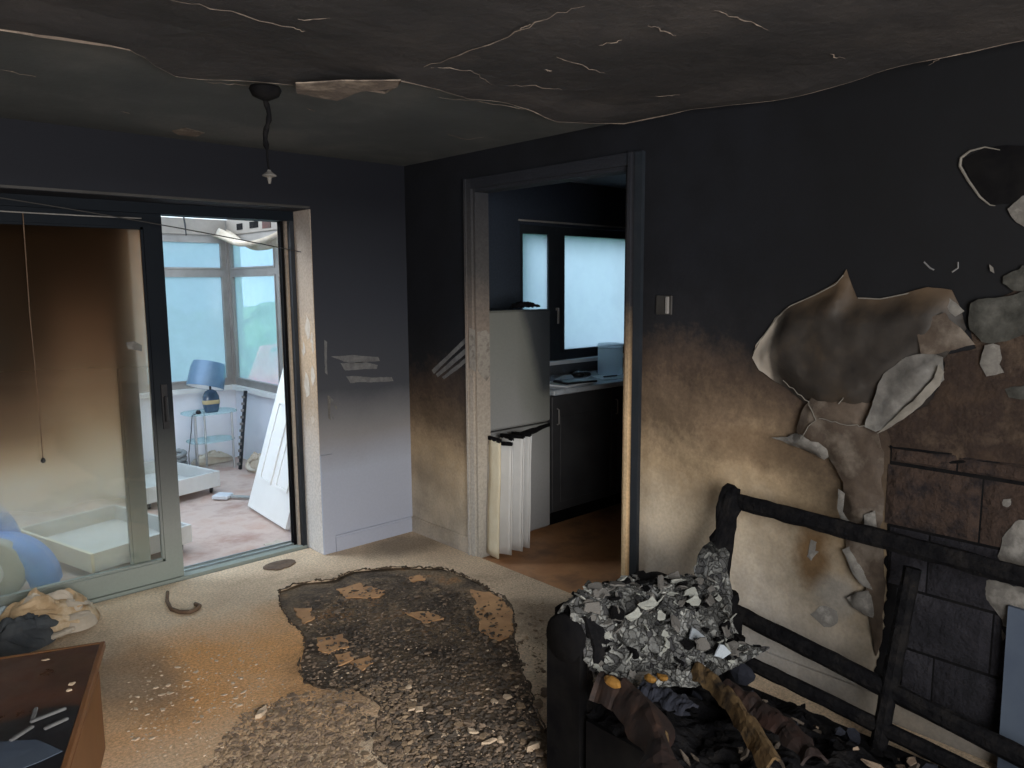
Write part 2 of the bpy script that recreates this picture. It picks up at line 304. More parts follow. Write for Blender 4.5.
# satin lamp shade
g = G('shade_satin'); v = g.obj()
c = g.ramp(g.noise(v, 6, 3), [(0.3, (.10, .17, .26)), (0.7, (.16, .24, .34))])
M['shade_satin'] = g.done(g.pbsdf(c, 0.35, None, 0.35, 0.5))
plain('lamp_glaze', (.03, .06, .11), (.07, .12, .19), scale=9, rough=0.25, bump=0.02, spec=0.6)
plain('lamp_band', (.50, .40, .22), (.42, .34, .2), scale=9, rough=0.4, bump=0.05)
plain('shade_lining', (0.7, 0.72, 0.74), scale=3, rough=0.8, bump=0)

# ------------------------------------------------------------------ builders
ORG = {}
class MB:
    def __init__(s): s.v = []; s.f = []
    def add(s, vs, fs):
        k = len(s.v); s.v += [Vector(a) for a in vs]; s.f += [tuple(i + k for i in f) for f in fs]; return s
    def box(s, x0, x1, y0, y1, z0, z1):
        return s.add([(x0, y0, z0), (x1, y0, z0), (x1, y1, z0), (x0, y1, z0), (x0, y0, z1), (x1, y0, z1), (x1, y1, z1), (x0, y1, z1)],
                     [(0, 3, 2, 1), (4, 5, 6, 7), (0, 1, 5, 4), (1, 2, 6, 5), (2, 3, 7, 6), (3, 0, 4, 7)])
    def obox(s, mat, sx, sy, sz, c=0.0):
        """box centred on the matrix, optionally with chamfered vertical and horizontal edges"""
        if c <= 0:
            k = len(s.v); s.box(-sx / 2, sx / 2, -sy / 2, sy / 2, -sz / 2, sz / 2)
            for i in range(k, len(s.v)): s.v[i] = mat @ s.v[i]
            return s
        rings = []
        for zz, ins in ((-sz / 2, c), (-sz / 2 + c, 0), (sz / 2 - c, 0), (sz / 2, c)):
            a, b = sx / 2 - ins, sy / 2 - ins
            rings.append([(-a + c, -b, zz), (a - c, -b, zz), (a, -b + c, zz), (a, b - c, zz), (a - c, b, zz), (-a + c, b, zz), (-a, b - c, zz), (-a, -b + c, zz)])
        vs = [mat @ Vector(q) for r in rings for q in r]; fs = [tuple(range(7, -1, -1)), tuple(range(24, 32))]
        for r in range(3):
            for i in range(8):
                j = (i + 1) % 8; fs.append((r * 8 + i, r * 8 + j, r * 8 + 8 + j, r * 8 + 8 + i))
        return s.add(vs, fs)
    def beam(s, p0, p1, wd, th, up=(0, 0, 1), c=0.0):
        p0, p1 = Vector(p0), Vector(p1); d = (p1 - p0); L = d.length; d.normalize()
        up = Vector(up); sd = d.cross(up).normalized(); up = sd.cross(d)
        m = Matrix((d, sd, up)).transposed().to_4x4(); m.translation = (p0 + p1) / 2
        return s.obox(m, L, wd, th, c)
    def tube(s, path, rad, n=8, cap=True, flat=1.0):
        path = [Vector(p) for p in path]; k = len(path); rings = []
        ref = None
        for i, p in enumerate(path):
            t = (path[min(i + 1, k - 1)] - path[max(i - 1, 0)]).normalized()
            if ref is None:
                ref = Vector((0, 0, 1)) if abs(t.z) < 0.9 else Vector((1, 0, 0))
            a = t.cross(ref).normalized(); b = a.cross(t); ref = b
            r = rad[min(i, len(rad) - 1)] if isinstance(rad, (list, tuple)) else rad
            rings.append([p + a * (r * math.cos(2 * math.pi * j / n)) + b * (r * flat * math.sin(2 * math.pi * j / n)) for j in range(n)])
        vs = [q for r in rings for q in r]; fs = []
        for i in range(k - 1):
            for j in range(n):
                q = (j + 1) % n; fs.append((i * n + j, i * n + q, i * n + n + q, i * n + n + j))
        if cap: fs += [tuple(range(n - 1, -1, -1)), tuple(range((k - 1) * n, k * n))]
        return s.add(vs, fs)
    def lathe(s, prof, c=(0, 0, 0), n=24, mat=None, cap=True):
        vs = []; k = len(prof); c = Vector(c)
        for r, z in prof:
            for j in range(n):
                q = Vector((r * math.cos(2 * math.pi * j / n), r * math.sin(2 * math.pi * j / n), z))
                vs.append((mat @ q if mat else q) + c)
        fs = [(i * n + j, i * n + (j + 1) % n, i * n + n + (j + 1) % n, i * n + n + j) for i in range(k - 1) for j in range(n)]
        if cap: fs += [tuple(range(n - 1, -1, -1)), tuple(range((k - 1) * n, k * n))]
        return s.add(vs, fs)
    def grid(s, fn, nu, nv):
        vs = [fn(i / nu, j / nv) for j in range(nv + 1) for i in range(nu + 1)]
        fs = [(j * (nu + 1) + i, j * (nu + 1) + i + 1, (j + 1) * (nu + 1) + i + 1, (j + 1) * (nu + 1) + i) for j in range(nv) for i in range(nu)]
        return s.add(vs, fs)
    def build(s, name, mat, parent=None, smooth=False, label=None, origin=None):
        me = bpy.data.meshes.new(name)
        if parent is not None: o0 = ORG[parent.name].copy()
        elif origin is not None: o0 = Vector(origin)
        else:
            xs = [v.x for v in s.v]; ys = [v.y for v in s.v]; zs = [v.z for v in s.v]
            o0 = Vector(((min(xs) + max(xs)) / 2, (min(ys) + max(ys)) / 2, min(zs)))
        me.from_pydata([tuple(v - o0) for v in s.v], [], s.f); me.validate()
        me.materials.append(M[mat] if isinstance(mat, str) else mat)
        if smooth:
            for p in me.polygons: p.use_smooth = True
        o = bpy.data.objects.new(name, me); col.objects.link(o)
        if parent is not None: o.parent = parent; ORG[o.name] = o0
        else: o.location = o0; ORG[o.name] = o0
        if label: o['label'] = label
        return o
def thing(name, loc, label, cat, group=None, kind=None):
    o = bpy.data.objects.new(name, None); col.objects.link(o); o.location = loc; o.empty_display_size = 0.1
    ORG[o.name] = Vector(loc); return tag(o, label, cat, group, kind)
def tag(o, label=None, cat=None, group=None, kind=None):
    if label: o['label'] = label
    if cat: o['category'] = cat
    if group: o['group'] = group
    if kind: o['kind'] = kind
    return o
def struct(o, label=None):
    o['kind'] = 'structure'
    if label: o['label'] = label
    return o
def solid(o, t):
    m = o.modifiers.new('thickness', 'SOLIDIFY'); m.thickness = t; m.offset = 0; return o
def inside(poly, x, y):
    c = False; n = len(poly); j = n - 1
    for i in range(n):
        a, b = poly[i]; d, e = poly[j]
        if (b > y) != (e > y) and x < (d - a) * (y - b) / (e - b) + a: c = not c
        j = i
    return c
def edge_dist(poly, x, y):
    best = 9.0; n = len(poly)
    for i in range(n):
        a, b = poly[i]; d, e = poly[(i + 1) % n]
        ux, uy = d - a, e - b; L = ux * ux + uy * uy or 1e-9
        t = max(0, min(1, ((x - a) * ux + (y - b) * uy) / L))
        q = math.hypot(x - a - t * ux, y - b - t * uy)
        if q < best: best = q
    return best
def rag(poly, step, amp, seed):
    """subdivide an outline and roughen it"""
    out = []; n = len(poly)
    for i in range(n):
        a = Vector((*poly[i], 0)); b = Vector((*poly[(i + 1) % n], 0)); L = (b - a).length; k = max(1, int(L / step))
        for q in range(k):
            p = a.lerp(b, q / k)
            nz = nvec(Vector((p.x * 11 + seed, p.y * 11, seed * 1.7))) + 0.6 * nvec(Vector((p.x * 37 + seed, p.y * 37, seed)))
            out.append((p.x + nz.x * amp, p.y + nz.y * amp))
    return out
def sheet(outer, mapf, thick_vec, cell, holes=(), keep=None):
    """a plate with thickness over a 2D outline; mapf(u, v, distance to edge) -> point"""
    pts = [Vector(p) for p in outer]; ed = [(i, (i + 1) % len(outer)) for i in range(len(outer))]
    for h in holes:
        k = len(pts); pts += [Vector(p) for p in h]; ed += [(k + i, k + (i + 1) % len(h)) for i in range(len(h))]
    xs = [p[0] for p in outer]; ys = [p[1] for p in outer]
    nx = int((max(xs) - min(xs)) / cell) + 1; ny = int((max(ys) - min(ys)) / cell) + 1
    rd = random.Random(5)
    for i in range(nx + 1):
        for j in range(ny + 1):
            x = min(xs) + (i + rd.uniform(-.3, .3)) * cell; y = min(ys) + (j + rd.uniform(-.3, .3)) * cell
            if inside(outer, x, y) and not any(inside(h, x, y) for h in holes):
                if edge_dist(outer, x, y) > cell * 0.4 and all(edge_dist(h, x, y) > cell * 0.4 for h in holes): pts.append(Vector((x, y)))
    V, E, Fc, *_ = delaunay_2d_cdt(pts, ed, [], 0, 1e-5)
    tris = []
    for f in Fc:
        cx = sum(V[i][0] for i in f) / len(f); cy = sum(V[i][1] for i in f) / len(f)
        if inside(outer, cx, cy) and not any(inside(h, cx, cy) for h in holes):
            a, b, c = (V[i] for i in f[:3])
            if (b[0] - a[0]) * (c[1] - a[1]) - (b[1] - a[1]) * (c[0] - a[0]) < 0: f = tuple(reversed(f))
            tris.append(tuple(f))
    loops = [outer] + list(holes)
    top = [mapf(p[0], p[1], min(edge_dist(l, p[0], p[1]) for l in loops)) for p in V]
    tv = Vector(thick_vec); bot = [p + tv for p in top]; k = len(top)
    cnt = {}
    for f in tris:
        for i in range(3): cnt[(f[i], f[(i + 1) % 3])] = 1
    fs = list(tris) + [tuple(i + k for i in reversed(f)) for f in tris]
    for (a, b) in cnt:
        if (b, a) not in cnt: fs.append((a, a + k, b + k, b))
    used = sorted({i for f in fs for i in f}); mp = {o: n for n, o in enumerate(used)}
    al = top + bot
    return MB().add([al[i] for i in used], [tuple(mp[i] for i in f) for f in fs])
def sst(a, b, x):
    t = max(0, min(1, (x - a) / (b - a))); return t * t * (3 - 2 * t)
rnd = random.Random(11)
H = 2.35

# ================================================================== STRUCTURE
mb = MB().box(-4.2, 0.0, -5.0, 0.34, -0.06, 0.0)
struct(mb.build('floor', 'subfloor'), 'charred sub-floor of the burnt living room')
struct(MB().box(0.0, 2.7, -2.6, 0.0, -0.06, 0.0).build('floor_kitchen', 'kitchen_vinyl'), 'orange-brown kitchen floor')
struct(MB().box(-3.3, 0.2, 0.34, 3.1, -0.06, 0.0).build('floor_conservatory', 'cons_floor'), 'dusty terracotta conservatory floor')

# left wall (runs along x), opening for the patio door
X0, X1, ZH = -3.1, -0.65, 2.05
mb = MB().box(-4.3, X0, 0, 0.3, 0, H).box(X1, 0.0, 0, 0.3, 0, H).box(X0, X1, 0, 0.3, ZH, H)
wl = struct(mb.build('wall_left', 'wall_left_paint'), 'sooted wall with the patio door')
MB().box(X1 - 0.004, X1, 0.001, 0.2, 0.013, ZH - 0.001).build('door_reveal', 'reveal_paint', wl)
MB().box(X1 - 0.003, X1 + 0.075, -0.012, -0.001, 0.013, 0.62).build('casing', 'wall_left_paint', wl)
MB().box(X0 + .01, X1 - 0.01, -0.012, -0.001, ZH + 0.002, ZH + 0.014).build('head_trim', 'switch_grey', wl)
# right wall (runs along y), opening for the kitchen
DY0, DY1, DZ = -1.77, -0.66, 2.15
mb = MB().box(0, 0.1, -5.0, DY0, 0, H).box(0, 0.1, DY1, 0.0, 0, H).box(0, 0.1, DY0, DY1, DZ, H)
wr = struct(mb.build('wall_right', 'wall_right_paint'), 'scorched wall with the kitchen doorway')
# door casings
c1 = struct(MB().box(-0.016, 0.0, DY1, DY1 + 0.055, 0.013, DZ + 0.055).box(-0.024, -0.016, DY1 + 0.038, DY1 + 0.055, 0.013, DZ + 0.055)
            .box(0.0, 0.1, DY1 - 0.018, DY1, 0.0, DZ).build('trim_1', 'casing_far_paint'), 'sooted door casing beside the fridge')
c2 = struct(MB().box(-0.016, 0.0, DY0 - 0.085, DY0, 0.013, DZ + 0.055).box(-0.026, -0.016, DY0 - 0.03, DY0 - 0.012, 0.013, DZ + .055)
            .box(0.0, 0.1, DY0, DY0 + 0.018, 0.0, DZ).build('trim_2', 'casing_near_paint'), 'tan scorched door casing near the light switch')
MB().box(-0.022, -0.0005, DY0 - 0.091, DY0 - 0.050, 0.013, DZ + .05).build('casing_bead', 'dark_frame', c2)
struct(MB().box(-0.016, 0.0, DY0, DY1, DZ, DZ + 0.055).box(0.0, 0.1, DY0 + .018, DY1 - .018, DZ - 0.018, DZ).build('trim_3', 'casing_near_paint'), 'blackened door head casing')
# outer walls
mb = MB().box(-4.3, -3.75, -5.1, -5, 0, H).box(-1.45, 0.1, -5.1, -5, 0, H).box(-3.75, -1.45, -5.1, -5, 0, .78).box(-3.75, -1.45, -5.1, -5, 2.12, H)
struct(mb.build('wall_back', 'wall_other'))
struct(MB().box(-4.3, -4.2, -5.0, 0, 0, H).build('wall_far_left', 'wall_other'))
# skirting
struct(MB().box(X1 + 0.078, -0.014, -0.014, -0.001, 0.013, 0.10).box(X1 + 0.078, -.014, -0.010, -0.001, 0.10, 0.112).build('baseboard_left', 'wall_left_paint'), 'pale skirting board in the corner')
struct(MB().box(-0.014, -0.001, DY1 + 0.056, -0.001, 0.013, 0.10).box(-0.010, -0.001, DY1 + .056, -.001, 0.10, 0.112).build('baseboard_right', 'wall_right_paint'), 'skirting board beside the kitchen doorway')
struct(MB().box(-0.014, -0.001, -4.99, DY0 - 0.088, 0.013, 0.10).build('baseboard_sofa', 'wall_right_paint'), 'skirting board behind the burnt sofa')

# ceiling
ce = struct(MB().box(-4.3, 0.1, -5.1, 0.3, H, H + 0.1).build('ceiling', 'ceiling_far'), 'smoke-blackened ceiling')
# the peeling lower coat, near side, with a ragged sagging edge
epx = [(-260, -8), (-120, 8), (0, 26), (60, 33), (110, 41), (130, 46), (145, 55), (155, 64), (175, 74), (205, 79), (240, 79), (270, 82), (296, 84), (297, 90), (318, 95), (338, 97), (350, 92), (362, 87), (385, 89),
       (395, 83), (402, 77), (430, 83), (455, 92), (468, 97), (490, 100), (510, 103), (540, 111), (557, 116), (590, 117), (626, 119), (640, 117), (700, 106), (760, 95), (850, 76), (900, 65), (1024, 38)]
edge = []
for px, py in epx:
    q = wp(px, py, 2, H - 0.03); edge.append((min(q.x, -0.012), q.y))
ln = rag(edge + [(-0.012, -4.95), (-4.15, -4.95)], 0.04, 0.006, 3)
outer = []
for p in ln: outer.append((max(-4.15, min(-0.012, p[0])), max(-4.95, p[1])))
def cmap(x, y, d):
    far = sst(0.0, 0.22, d)
    n = noise.noise(Vector((x * 2.2, y * 2.2, 1))) * 0.008 + noise.noise(Vector((x * 9, y * 9, 4))) * 0.0035
    sag = (0.018 + 0.03 * max(0, noise.noise(Vector((x * 1.7, y * 1.7, 8))) + .2)) * (1 - far)
    return Vector((x, y, H - 0.016 - sag + n))
cl = sheet(outer, cmap, (0, 0, 0.006), 0.07).build('peeling_coat', 'ceiling_near', ce, smooth=False, label='brown-black peeling coat with a ragged pale edge')
# pale broken rim of the coat: a thin ribbon hung along the ragged edge
rim = [Vector(cmap(*p, 0.0)) for p in outer if p[1] > -4.9 and p[0] > -3.9 and not (p[0] > -0.03 and p[1] < -1.2)]
def ribbon(path, wfun, outdir, drop):
    m = MB(); vs = []; fs = []
    for i, p in enumerate(path):
        a = p + Vector((0, 0, 0.004)); b = p + outdir * wfun(i) + Vector((0, 0, -drop * wfun(i) * 30)); vs += [a, b, b + Vector((0, 0, 0.003)), a + Vector((0, 0, 0.003))]
    for i in range(len(path) - 1):
        k = 4 * i
        for q in range(4): fs.append((k + q, k + (q + 1) % 4, k + 4 + (q + 1) % 4, k + 4 + q))
    return m.add(vs, fs)
ribbon(rim, lambda i: 0.002 + 0.030 * max(0, noise.noise(Vector((i * 0.10, 2, 0)))), Vector((0.55, 0.83, 0)), 0.012).build('coat_rim', 'ceiling_rim', cl)
# broad pale torn piece by the pendant cord
tp = [(296, 80), (400, 76), (398, 84), (362, 88), (350, 92), (338, 97), (318, 95), (297, 91)]
tq = [wp(a, b, 2, H - 0.05) for a, b in tp]
sheet(rag([(q.x, q.y) for q in tq], 0.03, 0.004, 9), lambda x, y, d: Vector((x, y, H - 0.062 - 0.01 * noise.noise(Vector((x * 8, y * 8, 0))))), (0, 0, 0.004), 0.05).build('torn_flap', 'ceiling_rim', cl)
# loose curls of paint and cracks on the ceiling coat
curls = [[(400, 77), (440, 62), (500, 40), (545, 18), (585, 6)], [(430, 68), (470, 70), (492, 85)], [(440, 98), (480, 102), (520, 108), (560, 116)], [(508, 85), (535, 86), (562, 90)], [(558, 58), (590, 69), (605, 73)],
         [(650, 25), (668, 32), (676, 36)], [(715, 10), (745, 20), (768, 30)], [(830, 55), (845, 59)], [(170, 0), (230, 12), (290, 28), (305, 31)], [(300, 20), (330, 18)], [(448, 134), (465, 139), (484, 137)],
         [(545, 70), (552, 71)], [(655, 96), (680, 95)], [(600, 45), (622, 40)], [(520, 30), (531, 24)], [(0, 70), (36, 77)], [(122, 111), (130, 114)], [(306, 108), (316, 111)], [(930, 64), (946, 56)], [(205, 83), (250, 85)]]
for k, cpx in enumerate(curls):
    on_far = k in (10, 15, 16, 17)
    zz = H - 0.004 if on_far else H - 0.026
    pts = [wp(a, b, 2, zz) for a, b in cpx]; path = []
    for i in range(len(pts) - 1):
        for t in range(6): path.append(pts[i].lerp(pts[i + 1], t / 6) + Vector((rnd.uniform(-.006, .006), rnd.uniform(-.006, .006), rnd.uniform(-.003, .003))))
    path.append(pts[-1])
    MB().tube(path, [0.0006 + 0.0018 * math.sin(math.pi * min(1, max(0, (i + .5) / len(path)))) * rnd.uniform(.4, 1.3) for i in range(len(path))], 5, flat=0.6).build('paint_curl', 'ceiling_rim', ce)
# small pale patch left on the far coat
q = [wp(a, b, 2, H - 0.003) for a, b in [(172, 131), (185, 128), (204, 133), (196, 137), (178, 135)]]
sheet(rag([(a.x, a.y) for a in q], 0.04, 0.006, 4), lambda x, y, d: Vector((x, y, H - 0.003)), (0, 0, 0.002), 0.08).build('bare_patch', 'ceiling_rim', ce)

# ---- carpet
hole_px = [(278, 590), (300, 583), (335, 579), (352, 571), (395, 567), (440, 568), (462, 574), (478, 582), (492, 592), (508, 600), (514, 612), (515, 640), (522, 668), (536, 705), (552, 745), (566, 800), (430, 815), (372, 752), (380, 706), (352, 690), (322, 690), (303, 684), (300, 664), (304, 648), (303, 636), (292, 622), (280, 608)]
hole = rag([tuple(wp(a, b, 2, 0.012).xy) for a, b in hole_px], 0.025, 0.010, 6)
cout = [(-4.19, -4.99), (-0.001, -4.99), (-0.001, -0.001), (X1 - .005, -0.001), (X1 - .005, 0.17), (X0 + .01, 0.17), (X0 + .01, -0.001), (-4.19, -0.001)]
def carmap(x, y, d):
    lift = 0.010 * (1 - sst(0, 0.05, edge_dist(hole, x, y)))
    return Vector((x, y, 0.012 + lift * max(0, noise.noise(Vector((x * 7, y * 7, 0))) + .5)))
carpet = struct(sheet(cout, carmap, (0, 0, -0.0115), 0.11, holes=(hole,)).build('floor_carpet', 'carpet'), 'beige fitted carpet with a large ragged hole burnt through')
m = MB(); npth = [Vector((x, y, 0.014 + 0.012 * noise.noise(Vector((x * 43, y * 43, 3))))) for x, y in rag(hole, .009, .010, 8)]; npth.append(npth[0])
m.tube(npth, [0.003 + 0.016 * abs(noise.noise(Vector((i * 0.47, 0, 7)))) for i in range(len(npth))], 6, flat=0.8).build('charred_edge', 'carpet_edge', carpet)
BARE = []
# bare boards that show orange inside the hole
for pl in ([(470, 590), (488, 592), (506, 602), (513, 614), (513, 634), (496, 640), (480, 630), (478, 610)], [(338, 588), (360, 583), (384, 590), (380, 597), (345, 596)], [(408, 612), (430, 610), (445, 618), (425, 623)], [(292, 607), (308, 607), (314, 618), (304, 624)],
           [(316, 636), (340, 634), (348, 645), (330, 652), (316, 648)], [(352, 662), (370, 654), (373, 662), (360, 670)], [(336, 655), (350, 652), (352, 660), (340, 664)], [(408, 577), (420, 574), (424, 580), (412, 582)]):
    q = rag([tuple(wp(a, b, 2, 0.010).xy) for a, b in pl], 0.012, 0.022, 2.2); BARE.append(q)
    sheet(q, lambda x, y, d: Vector((x, y, 0.009 + 0.002 * noise.noise(Vector((x * 20, y * 20, 0))))), (0, 0, -0.0065), 0.06).build('bare_board', 'board_orange', bpy.data.objects['floor'])

# ---- marks scraped in the soot
def wall_mark(name, pl, mat, parent, ax, v, thick=0.0012, amp=0.004, seed=1.0, off=0.0015):
    a, b = (1, 2) if ax == 0 else (0, 2)
    q = [wp(px, py, ax, v) for px, py in pl]
    q = rag([(p[a], p[b]) for p in q], 0.012, amp, seed)
    if ax == 0: return sheet(q, lambda s, t, d: Vector((v - off, s, t)), (thick, 0, 0), 0.03).build(name, mat, parent)
    return sheet(q, lambda s, t, d: Vector((s, v - off, t)), (0, thick, 0), 0.03).build(name, mat, parent)
plain('scrape', (0.0975, 0.0975, 0.1013), (0.15, 0.15, 0.15), scale=30, rough=0.9, bump=0.2)
plain('scrape_tan', (.20, .175, .15), (.29, .265, .23), (.14, .12, .105), scale=16, rough=0.9, bump=0.3)
for i, pl in enumerate([[(331, 357), (350, 355), (378, 357), (380, 361), (350, 363)], [(340, 363), (360, 362), (378, 365), (377, 369), (345, 370)], [(346, 376), (365, 377), (392, 377), (394, 381), (370, 382), (350, 383)]]):
    wall_mark('scrape_mark', pl, 'scrape', wl, 1, 0.0, amp=0.006, seed=i + 2.0)
for i, pl in enumerate([[(432, 370), (448, 355), (466, 337), (468, 341), (450, 358), (434, 374)], [(436, 374), (452, 360), (468, 346), (469, 351), (454, 364), (438, 377)], [(442, 377), (456, 366), (468, 356), (469, 360), (457, 370), (444, 379)]]):
    wall_mark('scrape_mark', pl, 'scrape', wr, 0, 0.0, amp=0.002, seed=i + 9.0)
q = [wp(a, b, 1, DY1 - 0.018) for a, b in [(477, 332), (486, 330), (494, 334), (494, 375), (486, 381), (478, 372)]]
q = rag([(max(0.002, min(0.098, p.x)), p.z) for p in q], 0.012, 0.004, 3)
sheet(q, lambda s, t, d: Vector((s, DY1 - 0.0195, t)), (0, 0.001, 0), 0.03).build('scrape_mark', 'scrape_tan', c1)
wall_mark('scrape_mark', [(469, 328), (475, 330), (476, 372), (470, 368)], 'scrape_tan', c1, 0, -0.025, amp=.002)
plain('reveal_flake', (.52, .44, .36), (.62, .56, .48), scale=20, rough=.9, bump=.3)
# blistered paint on the jamb by the patio
for i, (a, b, c, d) in enumerate([(330, 398, 333, 406), (334, 404, 337, 410), (324, 340, 327, 375), (327, 395, 330, 420), (331, 412, 333, 420)]):
    wall_mark('paint_blister', [(a, b), (c, b + 2), (c, d), (a + 1, d - 2)], 'plaster_white' if i % 2 else 'scrape', wl, 1, 0.0, amp=0.004, seed=i + 4., off=0.004 if i != 2 else .002)
for i, (a, b, c, d) in enumerate([(0.05, 1.30, 0.12, 1.45), (0.02, 1.02, 0.07, 1.16), (0.09, 0.95, 0.16, 1.10), (0.02, 1.22, 0.05, 1.36), (0.04, 0.80, 0.09, 0.86), (0.13, 1.20, 0.17, 1.28)]):
    q = rag([(a, b + .03), ((a + c) / 2, b), (c, (b + d) / 2), ((a + c) / 2, d), (a, d - .03)], 0.010, 0.016, i + 3.)
    sheet(q, lambda s, t, dd: Vector((X1 - 0.0055 - .003 * noise.noise(Vector((s * 30, t * 30, 0))), s, t)), (0.001, 0, 0), 0.03).build('paint_blister', 'reveal_flake', wl)

# ================================================================== PATIO DOOR
YL0, YL1 = 0.215, 0.262      # sliding leaf
YF0, YF1 = 0.275, 0.318      # fixed leaf
fr = struct(MB().box(X0, X1 - .005, 0.2, 0.335, ZH - 0.055, ZH - .001).box(X0, X0 + 0.05, 0.2, 0.335, 0, ZH - 0.055).box(X0, X1 - .005, 0.2, 0.335, 0.0005, 0.022)
            .build('door_1', 'upvc'), 'sooted sliding patio door with one leaf pushed open')
MB().box(X1 - 0.045, X1 - .005, 0.235, 0.335, 0.022, ZH - 0.055).build('frame_jamb', 'upvc_frame', fr)
MB().box(X1 - 0.062, X1 - 0.045, 0.255, 0.275, 0.022, ZH - 0.055).box(X1 - 0.055, X1 - .045, 0.295, 0.31, 0.022, ZH - .055).build('jamb_seal', 'soot_black', fr)
MB().box(X1 - 0.03, X1 - .005, 0.2005, 0.235, 0.022, ZH - 0.055).build('jamb_front', 'dark_frame', fr)
MB().box(X0, X1 - .05, 0.262, 0.27, 0.022, 0.032).box(X0, X1 - .05, 0.32, 0.328, 0.022, 0.032).build('track', 'steel', fr)
def leaf(name, xa, xb, ya, yb, z0, z1, st, bot, topw, gm):
    p = MB().box(xa, xa + st, ya, yb, z0, z1).box(xb - st, xb, ya, yb, z0, z1).box(xa + st, xb - st, ya, yb, z0, z0 + bot).box(xa + st, xb - st, ya, yb, z1 - topw, z1)
    for (a, b, c, d) in ((xa + st, xa + st + .012, z0 + bot, z1 - topw), (xb - st - .012, xb - st, z0 + bot, z1 - topw), (xa + st, xb - st, z0 + bot, z0 + bot + .012), (xa + st, xb - st, z1 - topw - .012, z1 - topw)):
        p.box(a, b, ya + .010, yb - .010, c, d)
    f = p.build(name, 'upvc', fr)
    yc = (ya + yb) / 2
    MB().box(xa + st, xb - st, yc - .004, yc + .004, z0 + bot, z1 - topw).build('pane', gm, f)
    return f
lf = leaf('sliding_leaf', -2.62, -1.395, YL0, YL1, 0.024, ZH - 0.056, 0.092, 0.105, 0.07, 'sooty_glass')
leaf('fixed_leaf', X0 + 0.05, -1.545, YF0, YF1, 0.024, ZH - 0.056, 0.085, 0.08, 0.07, 'sooty_glass_heavy')
MB().box(-1.455, -1.425, YL0 - 0.012, YL0, 0.86, 1.10).beam((-1.44, YL0 - .028, 0.90), (-1.44, YL0 - .028, 1.04), 0.018, 0.02, (0, 1, 0), .004).box(-1.447, -1.433, YL0 - .03, YL0 - .01, .905, .92).box(-1.447, -1.433, YL0 - .03, YL0 - .01, 1.02, 1.035).build('handle', 'black_plastic', lf)
wall_mark('soot_wipe', [(126, 343), (134, 341), (142, 345), (142, 351), (128, 349)], 'plaster_white', lf, 1, YL0 + .02, amp=.003)

# ================================================================== CONSERVATORY
CX, CY = 0.1, 3.0
cw = struct(MB().box(-3.3, CX + .1, CY, CY + 0.1, 0, 0.66).build('wall_conservatory_back', 'dwarf_wall'), 'low white wall under the conservatory windows')
struct(MB().box(CX, CX + 0.1, 0.34, CY, 0, 0.66).build('wall_conservatory_right', 'dwarf_wall'), 'low white side wall of the conservatory')
struct(MB().box(-3.4, -3.3, 0.34, CY, 0, 2.4).build('wall_conservatory_left', 'dwarf_wall'))
struct(MB().box(CX, CX + .1, 0.301, 0.95, 0.66, 2.4).box(CX, CX + .1, .301, .34, 0, .66).build('wall_conservatory_pier', 'cream_paint'))
MB().box(-3.3, CX - .0, CY - 0.05, CY, 0.66, 0.70).build('sill', 'white_paint', cw)
MB().box(CX - 0.05, CX, 0.34, CY - .05, 0.66, 0.70).build('sill', 'white_paint', bpy.data.objects['wall_conservatory_right'])
def window(name, label, along, lo, hi, plane, mull, z0, z1, ztr, depth=0.06, fw=0.055, mat='cons_frame', pane='pane_misty'):
    def bx(m, a, b, c, d):
        return m.box(a, b, plane, plane + depth, c, d) if along == 'x' else m.box(plane, plane + depth, a, b, c, d)
    m = MB(); bx(m, lo, hi, z0, z0 + fw); bx(m, lo, hi, z1 - fw, z1)
    st = sorted([lo + fw / 2] + list(mull) + [hi - fw / 2])
    for s in st: bx(m, s - fw / 2, s + fw / 2, z0 + fw, z1 - fw)
    o = struct(m.build(name, mat), label)
    for a, b in zip(st, st[1:]):
        cells = [(z0 + fw, z1 - fw)]
        if ztr:
            t = MB(); bx(t, a + fw / 2, b - fw / 2, ztr - fw / 2, ztr + fw / 2); t.build('transom', mat, o)
            cells = [(z0 + fw, ztr - fw / 2), (ztr + fw / 2, z1 - fw)]
        for c, d in cells:
            p = MB(); a2, b2 = a + fw / 2, b - fw / 2
            if along == 'x': p.box(a2, b2, plane + depth / 2 - .004, plane + depth / 2 + .004, c, d)
            else: p.box(plane + depth / 2 - .004, plane + depth / 2 + .004, a2, b2, c, d)
            p.build('pane', pane, o)
            bd = MB(); q = 0.016
            for (e, f, g1, h1) in ((a2, a2 + q, c, d), (b2 - q, b2, c, d), (a2 + q, b2 - q, c, c + q), (a2 + q, b2 - q, d - q, d)):
                if along == 'x': bd.box(e, f, plane - .006, plane + .02, g1, h1)
                else: bd.box(plane - .006, plane + .02, e, f, g1, h1)
            bd.build('bead', mat, o)
    return o
window('window_1', 'misty garden windows at the back of the conservatory', 'x', -3.3, CX, CY, [-0.72, -1.6, -2.45], 0.70, 2.08, 1.745)
w2 = window('window_2', 'misty side window of the conservatory', 'y', 0.95, CY, CX, [2.02], 0.70, 2.08, 1.745, pane='pane_side')
struct(MB().box(CX - .02, CX + .11, CY - .02, CY + .11, 0.70, 2.22).build('trim_4', 'cons_frame'), 'corner post of the conservatory')
struct(MB().box(-3.3, CX - .02, CY - .015, CY + .06, 2.08, 2.22).build('trim_5', 'fascia'), 'fascia over the back windows')
fa = struct(MB().box(CX - .012, CX + .06, 0.95, CY - .02, 2.08, 2.22).build('trim_6', 'fascia'), 'broken fascia over the side window')
